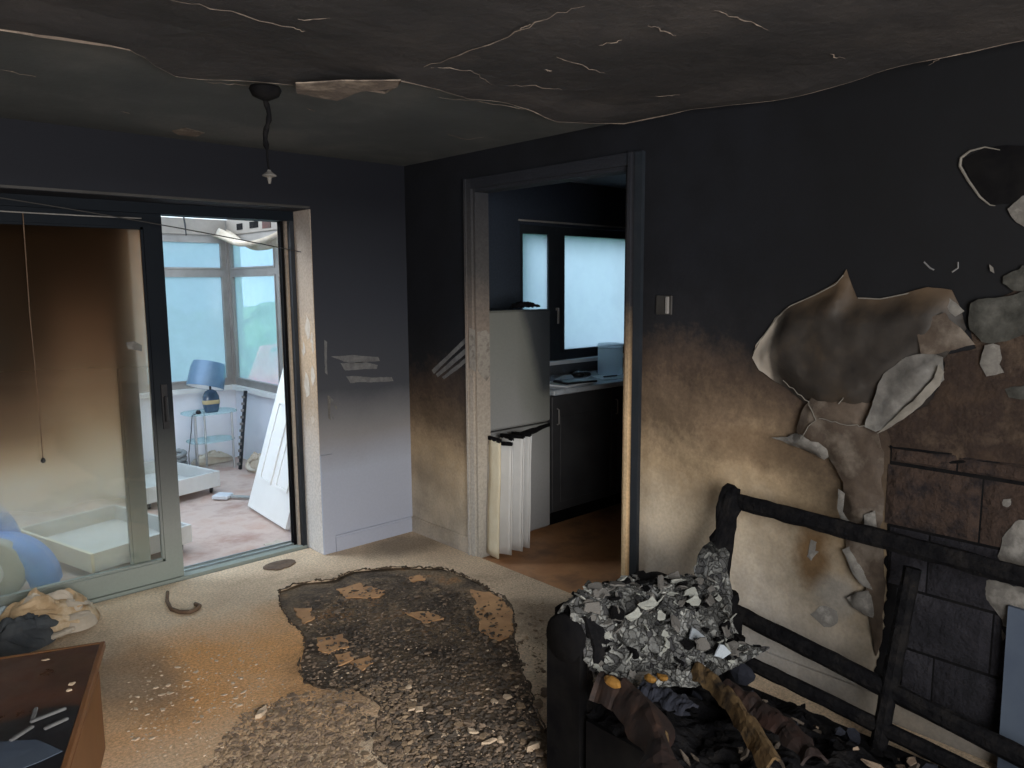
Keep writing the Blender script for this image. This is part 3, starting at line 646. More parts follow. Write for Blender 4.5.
for a, b, mt in ((2.62, 2.74, 'char'), (2.30, 2.47, 'char'), (2.06, 2.22, 'vent_red')):
    MB().box(CX - .016, CX - .011, a, b, 2.115 if mt == 'char' else 2.10, 2.17 if mt == 'char' else 2.19).build('gap', mt, fa)
struct(MB().box(-3.4, CX + .1, 0.30, CY + .1, 2.22, 2.245).build('ceiling_conservatory', 'roof_sheet'), 'pale translucent conservatory roof')
# fallen blind: curved cream sheet sagging from the fascia
def bl(u, v):
    y = 1.45 + 1.5 * u; s = math.sin(math.pi * u)
    return Vector((CX - .03 - 0.14 * v + .02 * math.sin(9 * u), y, 2.135 - 0.05 * v - (0.16 * s ** 1.1) * (1 - 0.35 * v) - 0.03 * math.sin(3 * math.pi * v) - .07 * (1 - u) * (1 - v)))
b = solid(MB().grid(bl, 24, 8).build('roller_blind', 'cloth_cream', smooth=True), 0.006)
tag(b, 'cream window blind sagging loose below the broken fascia', 'blind')
# strip dangling from the head of the patio opening
p0 = [Vector((-1.27, 0.36, 2.19)), Vector((-1.25, 0.37, 2.12)), Vector((-1.225, .38, 2.04)), Vector((-1.215, .38, 1.96)), Vector((-1.212, .38, 1.90))]
tag(MB().tube(p0, [.012, .013, .012, .010, .006], 6, flat=.4).build('loose_strip', 'black_metal'), 'dark strip dangling at the top of the patio opening', 'strip')

# garden outside
struct(MB().box(-14, 14, 3.4, 30, -0.35, -0.25).box(0.3, 14, 0.6, 3.4, -.35, -.25).build('ground_garden', 'lawn'), 'green lawn outside')
hd = MB().grid(lambda u, v: Vector((-9 + 19 * u, 12 + 1.2 * noise.noise(Vector((u * 19, v * 3, 0))), -0.25 + 1.25 * v + .25 * v * noise.noise(Vector((u * 31, 2, v * 4))))), 80, 10)
tag(solid(hd.build('garden_hedge', 'hedge'), 0.5), 'low green hedge across the lawn outside', 'hedge')
# pink chair seen through the side window
def chair_pt(d): # a spot on the ray of the chair, outside the side wall
    return wp(262, 372, 0, d)
cp = chair_pt(1.1); gz = -0.25
ch = thing('garden_chair', (cp.x, cp.y, gz), 'pink plastic chair outside the conservatory side window', 'chair')
cz = cp.z; right = Vector((RT.x, RT.y, 0)).normalized(); fwd = Vector((-right.y, right.x, 0))
def cpt(a, b, z): return Vector((cp.x, cp.y, 0)) + right * a + fwd * b + Vector((0, 0, z))
def backf(u, v):
    wd = 0.20 - 0.025 * v
    return cpt((u * 2 - 1) * wd + 0.17 * v - .02, 0.05 * (1 - (u * 2 - 1) ** 2) + 0.05 * v, cz - 0.22 + 0.52 * v + 0.05 * v * u)
m = MB().grid(backf, 10, 12)
m.f = [f for k, f in enumerate(m.f) if not (k // 10 in (10,) and k % 10 in (4, 5, 6))]
solid(m.build('backrest', 'pink_plastic', ch, True), 0.02)
solid(MB().grid(lambda u, v: cpt((u * 2 - 1) * 0.21 - 0.03, 0.02 - 0.42 * v, cz - 0.24 + .02 * math.sin(3 * v)), 8, 8).build('seat', 'pink_plastic', ch, True), 0.03)
for a, b in ((-.2, 0), (.15, 0), (-.2, -.38), (.15, -.38)):
    MB().tube([cpt(a, b, gz), cpt(a * .95, b, cz - .25)], [.016, .022], 8).build('leg', 'pink_plastic', ch)

# drawers on castors
def drawer(name, corner, ang, L, W, z0, h, label, cas):
    """corner = the corner nearest the opening; L runs away from the patio, W runs to the left"""
    c = Vector((*corner, 0)); du = Vector((math.sin(-ang), math.cos(ang), 0)); dv = Vector((-du.y, du.x, 0))
    t = thing(name, (c.x, c.y, 0), label, 'drawer', 'white drawers on castors in the conservatory')
    th = 0.018
    def brd(nm, a0, a1, b0, b1, za, zb, mt='drawer_white'):
        mid = c + du * ((a0 + a1) / 2) + dv * ((b0 + b1) / 2); mm = Matrix((du, dv, Vector((0, 0, 1)))).transposed().to_4x4(); mm.translation = mid + Vector((0, 0, (za + zb) / 2))
        return MB().obox(mm, a1 - a0, b1 - b0, zb - za, 0.002).build(nm, mt, t)
    brd('base', th, L - th, th, W - th, z0 + .006, z0 + .016)
    brd('side_panel', 0, L, 0, th, z0, z0 + h); brd('side_panel', 0, L, W - th, W, z0, z0 + h, cas[1])
    brd('end_panel', th, L - th, 0, 0, z0, z0) if False else None
    brd('end_panel', 0, th, th, W - th, z0, z0 + h); brd('end_panel', L - th, L, th, W - th, z0, z0 + h)
    for a, b in ((.05, .05), (L - .05, .05), (.05, W - .05), (L - .05, W - .05)):
        q = c + du * a + dv * b
        k = MB().lathe([(.006, -.011), (.024, -.009), (.026, 0), (.024, .009), (.006, .011)], (q.x, q.y, 0.0262), 14, Matrix.Rotation(R(90), 3, 'Y') @ Matrix.Rotation(0.6, 3, 'X')).box(q.x - .010, q.x + .010, q.y - .010, q.y + .010, .034, z0 + .001)
        k.build('castor', 'black_plastic', t, True)
    return t
drawer('bed_drawer', (-1.185, 0.66), R(14.5), 0.84, 0.62, 0.055, 0.11, 'white drawer on castors with one cream side just behind the patio glass', (0, 'cream_bright'))
drawer('bed_drawer', (-0.53, 1.86), R(14), 0.80, 0.62, 0.055, 0.12, 'white drawer on castors standing deeper in the conservatory near the glass table', (0, 'drawer_white'))

# leaning panelled door
A = Vector((-0.535, 1.28, 0.0)); B = Vector((-0.585, 0.58, 0.0)); along = (B - A).normalized(); DW = (B - A).length
topv = Vector((0.05, 0.0, 1.86)) - Vector((-0.56, 0, 0)); topv.y = 0; DL = topv.length; upd = topv.normalized(); nrm = upd.cross(along).normalized()
if nrm.x > 0: nrm = -nrm
dr = thing('panelled_door', tuple((A + B) / 2), 'white panelled interior door leaning against the conservatory side wall', 'door')
def dpt(s, t, d): return A + along * s + upd * t + nrm * d + Vector((0, 0, .012))
def dbox(name, s0, s1, t0, t1, d0, d1, mat='door_white', par=None):
    vs = [dpt(s, t, d) for d in (d0, d1) for s, t in ((s0, t0), (s1, t0), (s1, t1), (s0, t1))]
    return MB().add(vs, [(0, 1, 2, 3), (7, 6, 5, 4), (0, 4, 5, 1), (1, 5, 6, 2), (2, 6, 7, 3), (3, 7, 4, 0)]).build(name, mat, par or dr)
dbox('door_slab', 0, DW, 0, DL, 0, 0.03)
rows = [(0.22, 0.80), (0.92, 1.45), (1.55, DL - .12)]
for s0, s1 in ((0.10, DW / 2 - 0.04), (DW / 2 + 0.04, DW - 0.10)):
    for t0, t1 in rows:
        pn = dbox('panel', s0 + .025, s1 - .025, t0 + .025, t1 - .025, 0.030, 0.036)
        for a in ((s0, s1, t0, t0 + .018), (s0, s1, t1 - .018, t1), (s0, s0 + .018, t0 + .018, t1 - .018), (s1 - .018, s1, t0 + .018, t1 - .018)):
            dbox('moulding', *a, 0.030, 0.040, 'door_white', pn)

# glass side table, lamp
tx, ty, tz = -0.27, 2.70, 0.52
gt = thing('glass_side_table', (tx, ty, 0), 'small glass side table with a lower shelf and thin metal legs', 'table')
def oval(rx, ry, z0, z1):
    n = 28; m = MB(); ring = []
    for zz in (z0, z1):
        for j in range(n):
            a = 2 * math.pi * j / n; sx = abs(math.cos(a)) ** .7 * (1 if math.cos(a) > 0 else -1); sy = abs(math.sin(a)) ** .7 * (1 if math.sin(a) > 0 else -1)
            ring.append((tx + rx * sx, ty + ry * sy, zz))
    fs = [tuple(range(n - 1, -1, -1)), tuple(range(n, 2 * n))] + [(j, (j + 1) % n, n + (j + 1) % n, n + j) for j in range(n)]
    return m.add(ring, fs)
oval(.23, .17, tz - .010, tz).build('table_top', 'clear_glass', gt); oval(.20, .15, .26, .268).build('shelf', 'clear_glass', gt)
for a, b in ((-.16, -.10), (.16, -.10), (0, .12), (-.10, .09)):
    MB().tube([(tx + a, ty + b, 0), (tx + a, ty + b, tz - .010)], .010, 8).build('leg', 'steel', gt)
lx, ly = -0.27, 2.64
lm = thing('table_lamp', (lx, ly, tz), 'blue satin table lamp with a tilted drum shade on the glass table', 'lamp')
prof = [(.045, 0), (.052, .02), (.062, .08), (.058, .14), (.040, .185), (.018, .20)]
def sq(prof, z0):
    vs = []; n = 20
    for r, z in prof:
        for j in range(n):
            a = 2 * math.pi * j / n; vs.append((lx + r * 1.15 * (abs(math.cos(a)) ** .6) * (1 if math.cos(a) >= 0 else -1), ly + r * .7 * (abs(math.sin(a)) ** .6) * (1 if math.sin(a) >= 0 else -1), z0 + z))
    k = len(prof); fs = [(i * n + j, i * n + (j + 1) % n, i * n + n + (j + 1) % n, i * n + n + j) for i in range(k - 1) for j in range(n)] + [tuple(range(n - 1, -1, -1)), tuple(range((k - 1) * n, k * n))]
    return MB().add(vs, fs)
bs = sq(prof, tz + .001).build('base', 'lamp_glaze', lm, True)
sq([(.0612, .075), (.0635, .08), (.0635, .105), (.0612, .11)], tz).build('band', 'lamp_band', bs, True)
MB().tube([(lx, ly, tz + .20), (lx, ly, tz + .27)], .010, 8).build('stem', 'black_plastic', lm)
tilt = Matrix.Rotation(R(-17), 3, Vector((RT.x, RT.y, 0)).normalized()) @ Matrix.Rotation(R(6), 3, Vector((FW.x, FW.y, 0)).normalized())
sh = MB().lathe([(.155, -.11), (.148, .05), (.132, .11)], (lx - .02, ly, tz + .33), 32, tilt, cap=False).build('shade', 'shade_satin', lm, True)
MB().lathe([(.150, -.108), (.143, .05), (.127, .108)], (lx - .02, ly, tz + .33), 32, tilt, cap=False).build('lining', 'shade_lining', sh, True)
pl = MB().lathe([(.004, 0), (.020, .004), (.024, .018), (.014, .034), (.004, .038)], (-.40, 2.60, tz + .001), 12).build('plug', 'black_plastic', smooth=True)
tag(pl, 'small black plug lying on the glass table beside the lamp', 'plug')
cbp = [(-.40, 2.60, tz + .012), (-.475, 2.54, tz + .006), (-.505, 2.50, tz - .12), (-.55, 2.46, .22), (-.56, 2.44, .08), (-.52, 2.40, .012), (-.40, 2.42, .008), (-.33, 2.50, .008)]
tag(MB().tube([Vector(cbp[i]).lerp(Vector(cbp[i + 1]), t / 4) for i in range(len(cbp) - 1) for t in range(4)], .004, 6).build('power_cable', 'black_plastic', smooth=True), 'thin dark cable hanging from the glass table to the floor', 'cable')

# slotted black metal rail standing against the side wall
rb = Vector((-0.10, 2.50, 0.002)); rt_ = Vector((-0.018, 2.49, 0.70))
sr = thing('slotted_rail', tuple(rb), 'upright black slotted metal rail standing beside the glass table', 'rail')
MB().beam(rb, rt_, .030, .022, (1, 0, 0)).build('rail_body', 'black_metal', sr)
for k in range(11):
    q = rb.lerp(rt_, .06 + .085 * k); MB().box(q.x - .034, q.x - .010, q.y - .022, q.y - .008, q.z, q.z + .022).build('slot', 'rail_grey', sr)

# crumpled cloths
def crumple(cx, cy, rx, ry, h, seed, z0=0.0, n=34, sharp=1.0, rot=0.0):
    def f(u, v):
        a, b = u * 2 - 1, v * 2 - 1
        # square to disc
        dx = a * math.sqrt(max(0, 1 - b * b / 2)); dy = b * math.sqrt(max(0, 1 - a * a / 2)); r = math.hypot(dx, dy)
        wob = 1 + 0.28 * noise.noise(Vector((dx * 1.8 + seed, dy * 1.8, seed * 2)))
        q = Vector((dx * rx * wob * 3.2 / max(rx, ry) + seed * 3, dy * ry * wob * 3.2 / max(rx, ry), seed))
        rid = 1 - abs(noise.noise(q)) * 2; rid2 = 1 - abs(noise.noise(q * 2.3 + Vector((5, 1, 2)))) * 2
        env = max(0, 1 - r ** 2.2)
        rid3 = 1 - abs(noise.noise(q * 4.7 + Vector((1, 8, 2)))) * 2
        z = h * (env ** .7) * (0.50 + 0.24 * rid + 0.20 * rid2 * sharp + 0.12 * rid3 * sharp) + 0.010 * (1 - env) * (0.5 + rid2)
        j = nvec(q * 1.7) * 0.028 * sharp
        c, s = math.cos(rot), math.sin(rot); X, Y = dx * rx * wob, dy * ry * wob
        return Vector((cx + X * c - Y * s + j.x, cy + X * s + Y * c + j.y, z0 + max(0.004, z)))
    return MB().grid(f, n, n)
def cloth(name, mat, label, cat, *a, group=None, **k):
    o = solid(crumple(*a, **k).build(name, mat), 0.004); return tag(o, label, cat, group)
hs = thing('vacuum_hose', (-.50, 2.82, 0), 'coiled grey ribbed hose on the floor behind the deeper drawer', 'hose')
hp = []
for i in range(90):
    a = i / 89 * 2 * math.pi * 3.6; hp.append((-.56 + .10 * math.cos(a), 2.83 + .09 * math.sin(a), .022 + .046 * (a / (2 * math.pi))))
for i in range(1, 22): hp.append((-.56 + .10 * math.cos(a) + .004 * i, 2.83 + .09 * math.sin(a) - .016 * i, max(.022, .022 + .165 - .012 * i)))
MB().tube(hp, [0.019 + .003 * (i % 2) for i in range(len(hp))], 8).build('hose', 'hose_grey', hs, True)
MB().tube([hp[0], (hp[0][0] + .01, hp[0][1] - .10, .024)], [.021, .026], 10).build('nozzle', 'black_plastic', hs, True)
q = wp(215, 496, 2, 0.02); q2 = wp(252, 497, 2, .02)
br = thing('floor_brush', (q.x, q.y, 0.0), 'pale blue flat brush head with a grey handle lying by the drawer castor', 'brush')
MB().beam(Vector((q.x, q.y, .022)), q.lerp(q2, .42) + Vector((0, 0, .002)), .11, .03, c=.006).build('head', 'paper_sheet', br)
MB().beam(q.lerp(q2, .42) + Vector((0, 0, .0)), q2 + Vector((0, 0, -.002)), .028, .018, c=.004).build('handle', 'hose_grey', br)
q = wp(276, 546, 2, .01)
tag(sheet(rag([(q.x - .07, q.y - .09), (q.x + .06, q.y - .06), (q.x + .07, q.y + .10), (q.x - .05, q.y + .08)], .03, .015, 2), lambda x, y, d: Vector((x, y, .008 + .022 * abs(noise.noise(Vector((x * 14, y * 14, 0)))))), (0, 0, -.003), .03).build('torn_paper', 'cloth_ivory'), 'torn pale paper lying at the foot of the leaning door', 'paper')

# blue toy car behind the glass
bc = Vector((-2.20, 0.64, 0.0))
tc = thing('toy_car', tuple(bc), 'blue plastic ride-on toy car with a grey wheel behind the patio glass', 'toy car')
ux = Vector((math.cos(R(-28)), math.sin(R(-28)), 0)); uy = Vector((-ux.y, ux.x, 0))
N_ = 30; vs = []; fs = []
for k in range(N_ + 1):
    a = math.pi * k / N_
    for (r, d) in ((.19, -.10), (.235, -.12), (.262, -.10), (.27, .02), (.26, .12), (.19, .12)):
        rr = r * (1 + .12 * math.sin(a) ** 2 * (r > .2))
        vs.append(bc + ux * (rr * math.cos(a)) + uy * (d + .04 * (r > .2) * (1 - math.sin(a))) + Vector((0, 0, .03 + rr * math.sin(a))))
for k in range(N_):
    for j in range(6): fs.append((k * 6 + j, k * 6 + (j + 1) % 6, k * 6 + 6 + (j + 1) % 6, k * 6 + 6 + j))
fs += [(0, 1, 2, 3, 4, 5), tuple(range(N_ * 6 + 5, N_ * 6 - 1, -1))]
MB().add(vs, fs).build('wheel_arch', 'blue_plastic', tc, True)
wm = Matrix((ux, Vector((0, 0, 1)), -uy)).transposed()
wh = MB().lathe([(.03, -.035), (.12, -.035), (.135, -.05), (.160, -.05), (.170, -.03), (.170, .03), (.160, .05), (.03, .05)], tuple(bc + uy * -.07 + Vector((0, 0, .171))), 30, wm).build('wheel', 'tyre_grey', tc, True)
MB().lathe([(.005, .0), (.075, -.0), (.08, -.008), (.03, -.02), (.005, -.022)], tuple(bc + uy * -.125 + Vector((0, 0, .171))), 24, wm).build('hub_cap', 'paper_sheet', wh, True)
def body(u, v):
    a = 2 * math.pi * u; w_ = 1 - .75 * v ** 2.4
    return bc + ux * (-.30 + .36 * w_ * math.cos(a)) + uy * (.22 + .20 * w_ * math.sin(a)) + Vector((0, 0, .16 + .42 * v))
bm_ = MB().grid(body, 28, 12); bm_.f.append(tuple(12 * 29 + i for i in range(28))); bm_.build('body', 'blue_plastic', tc, True)

# ================================================================== KITCHEN
kz = 2.38
KX0, KX1 = 0.985, 2.31
kw = struct(MB().box(0.1, KX0, 0, 0.25, 0, kz).box(KX1, 2.8, 0, .25, 0, kz).box(KX0, KX1, 0, .25, 0, 1.045).box(KX0, KX1, 0, .25, 2.045, kz).build('wall_kitchen_window', 'kitchen_wall'), 'smoke-dark kitchen wall with the window')
struct(MB().box(2.7, 2.8, -2.6, 0, 0, kz).build('wall_kitchen_far', 'kitchen_wall')); struct(MB().box(0.1, 2.8, -2.7, -2.6, 0, kz).build('wall_kitchen_side', 'kitchen_wall'))
struct(MB().box(0.1, 2.8, -2.7, .25, kz, kz + .06).build('ceiling_kitchen', 'kitchen_ceiling'))
# dark window: narrow light left, broad light right
def kwin():
    m = MB(); Y = 0.03; D = .06
    m.box(KX0, KX1, Y, Y + D, 1.045, 1.115).box(KX0, KX1, Y, Y + D, 1.985, 2.045).box(KX0, 1.04, Y, Y + D, 1.115, 1.985).box(2.26, KX1, Y, Y + D, 1.115, 1.985).box(1.315, 1.46, Y, Y + D, 1.115, 1.985)
    o = struct(m.build('window_3', 'dark_frame'), 'dark framed kitchen window with pale misty panes')
    MB().box(1.04, 1.315, Y + .024, Y + .032, 1.115, 1.985).build('pane', 'pane_kitchen', o)
    MB().box(1.46, 2.26, Y + .024, Y + .032, 1.115, 1.985).build('pane', 'pane_kitchen', o)
    MB().box(1.300, 1.315, Y - .006, Y, 1.10, 2.0).box(1.46, 1.475, Y - .006, Y, 1.10, 2.0).build('bead', 'dark_frame', o)
    MB().beam((1.39, Y - .02, 1.32), (1.39, Y - .02, 1.44), .016, .014, (0, 1, 0), .003).box(1.383, 1.397, Y - .02, Y, 1.42, 1.44).build('handle', 'rail_grey', o)
    return o
kwin()
MB().box(KX0 - .03, KX1 + .03, -.05, .029, 1.015, 1.043).build('sill', 'paper_sheet', kw)
MB().box(KX0 - .02, KX1 + .05, -.012, -.001, 2.066, 2.078).build('curtain_track', 'rail_grey', kw)
# fridge freezer
FX0, FX1, FY = 0.125, 0.69, -0.60
ff = thing('fridge_freezer', ((FX0 + FX1) / 2, -.3, 0), 'smoke-stained white fridge freezer standing inside the kitchen doorway', 'fridge')
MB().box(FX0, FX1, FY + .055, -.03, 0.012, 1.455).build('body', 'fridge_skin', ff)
def fdoor(z0, z1):
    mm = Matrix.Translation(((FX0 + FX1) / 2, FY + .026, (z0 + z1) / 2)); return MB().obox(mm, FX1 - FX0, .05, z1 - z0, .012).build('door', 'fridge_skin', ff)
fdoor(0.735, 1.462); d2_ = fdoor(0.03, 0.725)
MB().box(FX0 + .01, FX1 - .01, FY + .05, FY + .06, .72, .74).build('door_gasket', 'soot_black', ff)
for a in (FX0 + .05, FX1 - .05):
    for b in (FY + .10, -.08): MB().lathe([(.02, 0), (.02, .012)], (a, b, 0), 10).build('foot', 'black_plastic', ff)
q = rag([(FX0 + .18, .66), (FX0 + .40, .67), (FX1 - .01, .70), (FX1 - .01, .725), (FX0 + .30, .705), (FX0 + .12, .68)], .03, .006, 4)
sheet(q, lambda s, t, d: Vector((s, FY - .0005, t)), (0, .001, 0), .04).build('scorch_streak', 'soot_black', d2_)
bd = crumple(0.60, -.44, .10, .07, .05, 8.0, z0=1.463, n=16).build('charred_bundle', 'char'); tag(solid(bd, .003), 'small charred bundle lying on top of the fridge freezer', 'bundle')
# base units and worktop
for i in range(3):
    a = 0.715 + .6 * i
    t = thing('base_cabinet', (a + .3, -.3, 0), ['dark base cabinet beside the fridge freezer', 'dark base cabinet next to the one beside the fridge', 'dark base cabinet at the far end of the worktop'][i], 'cabinet', 'kitchen base cabinets')
    MB().box(a, a + .598, -.56, -.004, .10, .895).build('carcass', 'cabinet_dark', t); MB().box(a, a + .598, -.52, -.50, .0, .10).build('plinth', 'soot_black', t)
    d = MB().obox(Matrix.Translation((a + .299, -.572, .50)), .59, .02, .78, .004).build('door', 'cabinet_dark', t)
    MB().obox(Matrix.Translation((a + .299, -.584, .46)), .44, .006, .58, .002).build('panel', 'cabinet_dark', d)
    MB().tube([(a + .05, -.583, .70), (a + .05, -.60, .705), (a + .05, -.60, .80), (a + .05, -.583, .805)], .005, 6).build('handle', 'rail_grey', d)
tag(MB().obox(Matrix.Translation((1.65, -.305, .915)), 1.87, .60, .035, .006).build('worktop', 'worktop'), 'grey ash-dusted worktop under the kitchen window', 'worktop')
wz = .933
def slab(name, mat, cx, cy, z, sx, sy, sz, rot, label, cat, group=None):
    o = MB().obox(Matrix.Translation((cx, cy, z + sz / 2)) @ Matrix.Rotation(rot, 4, 'Z'), sx, sy, sz, min(.004, sz / 3)).build(name, mat); return tag(o, label, cat, group)
slab('paper_stack', 'worktop_paper', 1.02, -.42, wz, .34, .25, .012, .15, 'stack of white papers under the dark folder on the worktop', 'papers')
slab('folder', 'black_plastic', 1.06, -.47, wz + .0125, .26, .17, .014, -.2, 'dark folder lying on white papers on the worktop', 'folder')
slab('paper_sheet', 'worktop_paper', 1.32, -.22, wz, .30, .21, .003, .5, 'loose white paper sheet on the worktop near the black case', 'paper')
slab('paper_sheet', 'worktop_paper', 1.56, -.40, wz, .30, .21, .003, -.4, 'loose white paper sheet on the worktop before the white canister', 'paper')
slab('pen', 'black_plastic', 1.52, -.40, wz + .0035, .14, .012, .010, -.1, 'dark pen lying on the paper before the white canister', 'pen')
gc = thing('glasses_case', (1.36, -.24, wz + .0035), 'black rounded case lying on the loose paper under the window', 'case')
MB().lathe([(.005, 0), (.04, .004), (.048, .022), (.036, .040), (.005, .046)], (1.335, -.25, wz + .0036), 16).build('bowl', 'black_plastic', gc, True)
MB().lathe([(.005, 0), (.036, .004), (.042, .018), (.030, .034), (.005, .038)], (1.425, -.24, wz + .0036), 16).build('lid', 'black_plastic', gc, True)
cn = thing('canister', (1.66, -.30, wz), 'white canister standing on the worktop beside the door casing', 'canister')
MB().lathe([(.085, 0), (.095, .01), (.095, .20), (.09, .21)], (1.66, -.28, wz + .001), 24).build('body', 'milky_plastic', cn, True)
MB().lathe([(.098, 0), (.098, .02), (.09, .026)], (1.66, -.28, wz + .2115), 24).build('lid', 'milky_plastic', cn, True)

# concertina folding door, burnt off above waist height
fd = thing('folding_door', (0.15, -0.74, 0.02), 'white concertina folding door burnt short and bunched at the doorway', 'door')
zs = [(0.03, -.05), (0.055, .05), (0.125, -.05), (0.15, .05), (0.215, -.05), (0.24, .05), (0.285, -.04)]
cols = ['cream_bright', 'white_paint', 'white_paint', 'white_paint', 'white_paint', 'white_paint']
for i in range(6):
    (a, da), (b, db) = zs[i], zs[i + 1]
    pa = Vector((a, -.755 + da * 1.3, 0)); pb = Vector((b, -.755 + db * 1.3, 0)); d = (pb - pa); L = d.length; d.normalize(); s_ = Vector((-d.y, d.x, 0))
    def pf(u, v, pa=pa, d=d, L=L, s_=s_, i=i):
        z = 0.03 + .69 * v - .03 * (i == 1) * v + .012 * noise.noise(Vector((u * 3, i * 5., 0))) * (v > .9)
        return pa + d * (L * u) + s_ * (.006 * math.sin(math.pi * u)) + Vector((.03 * v * (1 - v) * noise.noise(Vector((i, v * 2, 0))) + (.022 * v), 0, z))
    p = solid(MB().grid(pf, 6, 14).build('panel', cols[i], fd, True), .007)
    MB().tube([pf(1, v / 8) for v in range(9)], .0065, 6).build('hinge_strip', 'paper_cream' if i in (0, 2) else 'white_paint', p, True)
    MB().beam(pf(0, 1) + Vector((0, 0, .006)), pf(1, 1) + Vector((0, 0, .006)), .016, .022).build('burnt_top', 'char', p)

# light switch
q = wp(665, 305, 0, 0)
ls = thing('light_switch', (0, q.y, q.z - .045), 'sooted light switch plate on the wall beside the kitchen doorway', 'switch')
MB().obox(Matrix.Translation((-.006, q.y, q.z)), .010, .085, .085, .003).build('plate', 'switch_grey', ls)
MB().obox(Matrix.Translation((-.014, q.y - .022, q.z)), .010, .016, .075, .002).build('rocker', 'rail_grey', ls)

# ================================================================== BURNT WALL
def wpoly(pl): return [(wp(a, b, 0, 0).y, wp(a, b, 0, 0).z) for a, b in pl]
def peel(name, pl, mat, base, bulge, dw, curl=0.0, cw=0.05, seed=1.0, amp=.004, rough=.006, cell=.03, thick=.003, parent=None, cf=None):
    poly = rag(rag(wpoly(pl), .02, amp * 1.6, seed), .008, amp * .7, seed + 3.3); cell = cell * .6
    def f(y, z, d):
        h = base + bulge * sst(0, dw, d) + curl * (1 - sst(0, cw, d)) * max(0, .5 + noise.noise(Vector((y * 6 + seed, z * 6, 0))))
        h += rough * noise.noise(Vector((y * 11, z * 11, seed))) + rough * .35 * (1 - abs(noise.noise(Vector((y * 23, z * 23, seed))))* 2)
        if cf: h += cf(y, z)
        return Vector((-max(.0015, h), y, z))
    o = sheet(poly, f, (thick, 0, 0), cell).build(name, mat, parent or wr, smooth=True); o.data.set_sharp_from_angle(angle=R(50)); return o
# brown bare plaster showing where the coat is gone
peel('bare_plaster', [(885, 428), (910, 412), (935, 396), (948, 372), (946, 356), (978, 345), (968, 318), (985, 300), (1024, 290), (1098, 300), (1142, 470), (1000, 468), (950, 456), (890, 446)], 'bare_plaster', .002, .004, .05, seed=3, amp=.01, rough=.006, thick=.001)
# burnt blockwork in courses
for (z0, z1, cut, mt) in ((0.985, 1.04, [-2.975, -3.19, -3.46, -3.9], 'block_burnt'), (0.755, 0.972, [-2.965, -3.27, -3.62, -3.95], 'block_burnt'), (0.535, 0.745, [-2.985, -3.12, -3.50, -3.95], 'block_sooty'), (0.315, 0.525, [-3.02, -3.33, -3.75], 'block_sooty'), (.115, .305, [-3.05, -3.16, -3.6, -3.95], 'block_sooty')):
    for a, b in zip(cut, cut[1:]):
        def bf(u, v, a=a, b=b, z0=z0, z1=z1):
            ed = min(u, 1 - u, v, 1 - v)
            y = a - .003 + (b - a + .006) * u; z = z0 + (z1 - z0) * v
            return Vector((-(.003 + .010 * sst(0, .08, ed) + .007 * noise.noise(Vector((y * 16, z * 16, 2))) * sst(0, .1, ed)), y, z))
        MB().grid(bf, 10, 6).build('block', mt, wr)
peel('mortar', [(889, 446), (955, 456), (1000, 464), (1110, 470), (1090, 800), (840, 800), (872, 690), (886, 600)], 'soot_black', .0025, 0, .05, seed=50, rough=0, amp=.01, thick=.001)
# cracks between bare plaster and blocks
for pth in ([(889, 447), (905, 449), (930, 452), (952, 454)], [(913, 462), (940, 463), (975, 461), (1000, 463)]):
    MB().tube([wp(a, b, 0, -.008) for a, b in pth], [.002, .005, .005, .002], 5).build('crack', 'soot_black', wr)
# the big blistered wallpaper cap
g = G('paper_cap'); p = g.pos(); x, y, z = g.xyz(p)
nn = g.math('MULTIPLY', g.math('SUBTRACT', g.noise(p, 7, 5, .6), .5), .05)
yy = g.math('ADD', y, nn)
c = g.ramp(g.noise(p, 6, 6, .65), [(0.33, (.014, .012, .011)), (0.52, (.024, .020, .017)), (0.68, (.042, .031, .022))])
c = g.mix(g.ramp(g.rng(yy, -2.56, -2.485), [(0.0, 0.0), (0.45, 0.16), (0.75, 0.9), (1.0, 1.0)]), c, (.40, .36, .31))
tp_z = g.math('ADD', z, g.math('MULTIPLY', nn, 2.2))
c = g.mix(g.ramp(g.rng(tp_z, 1.50, 1.60), [(0.0, 0.0), (1.0, 0.75)]), c, (.085, .057, .034))
M['paper_cap'] = g.done(g.pbsdf(c, .6, g.bump(g.noise(p, 40, 5), .25, .004), 0, .3))
capo = [(753, 358), (757, 345), (766, 333), (776, 318), (790, 305), (815, 294), (836, 283), (843, 278), (847, 270), (852, 284), (858, 297), (880, 298), (905, 293), (930, 287), (952, 290), (962, 310), (966, 328), (950, 352), (930, 372), (905, 392), (878, 410), (850, 420), (815, 414), (800, 398), (785, 386), (772, 378), (760, 370)]
peel('peeled_paper', capo, 'paper_cap', .006, .055, .10, .0, seed=2, rough=.010, amp=.0022)
for pth in ([(754, 352), (760, 341), (776, 319), (790, 306), (815, 295), (836, 284), (846, 272)], [(858, 298), (880, 299), (905, 294), (930, 288)]):  # pale tubes on the top edge: the cap's lit rim put into colour
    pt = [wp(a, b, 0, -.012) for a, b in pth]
    MB().tube([pt[i].lerp(pt[i + 1], t / 4) for i in range(len(pt) - 1) for t in range(4)], .0022, 5).build('paper_tear_rim', 'plaster_edge', wr)
peel('peeled_paper', [(932, 318), (950, 312), (966, 328), (978, 343), (960, 349), (944, 352), (928, 352), (924, 335)], 'paper_tan', .03, .03, .05, .03, seed=7)
peel('peeled_paper', [(892, 372), (912, 356), (935, 350), (950, 356), (948, 378), (930, 400), (910, 415), (893, 426), (884, 430), (872, 424), (880, 400)], 'paper_silver', .035, .03, .06, .045, .04, seed=8, rough=.012)
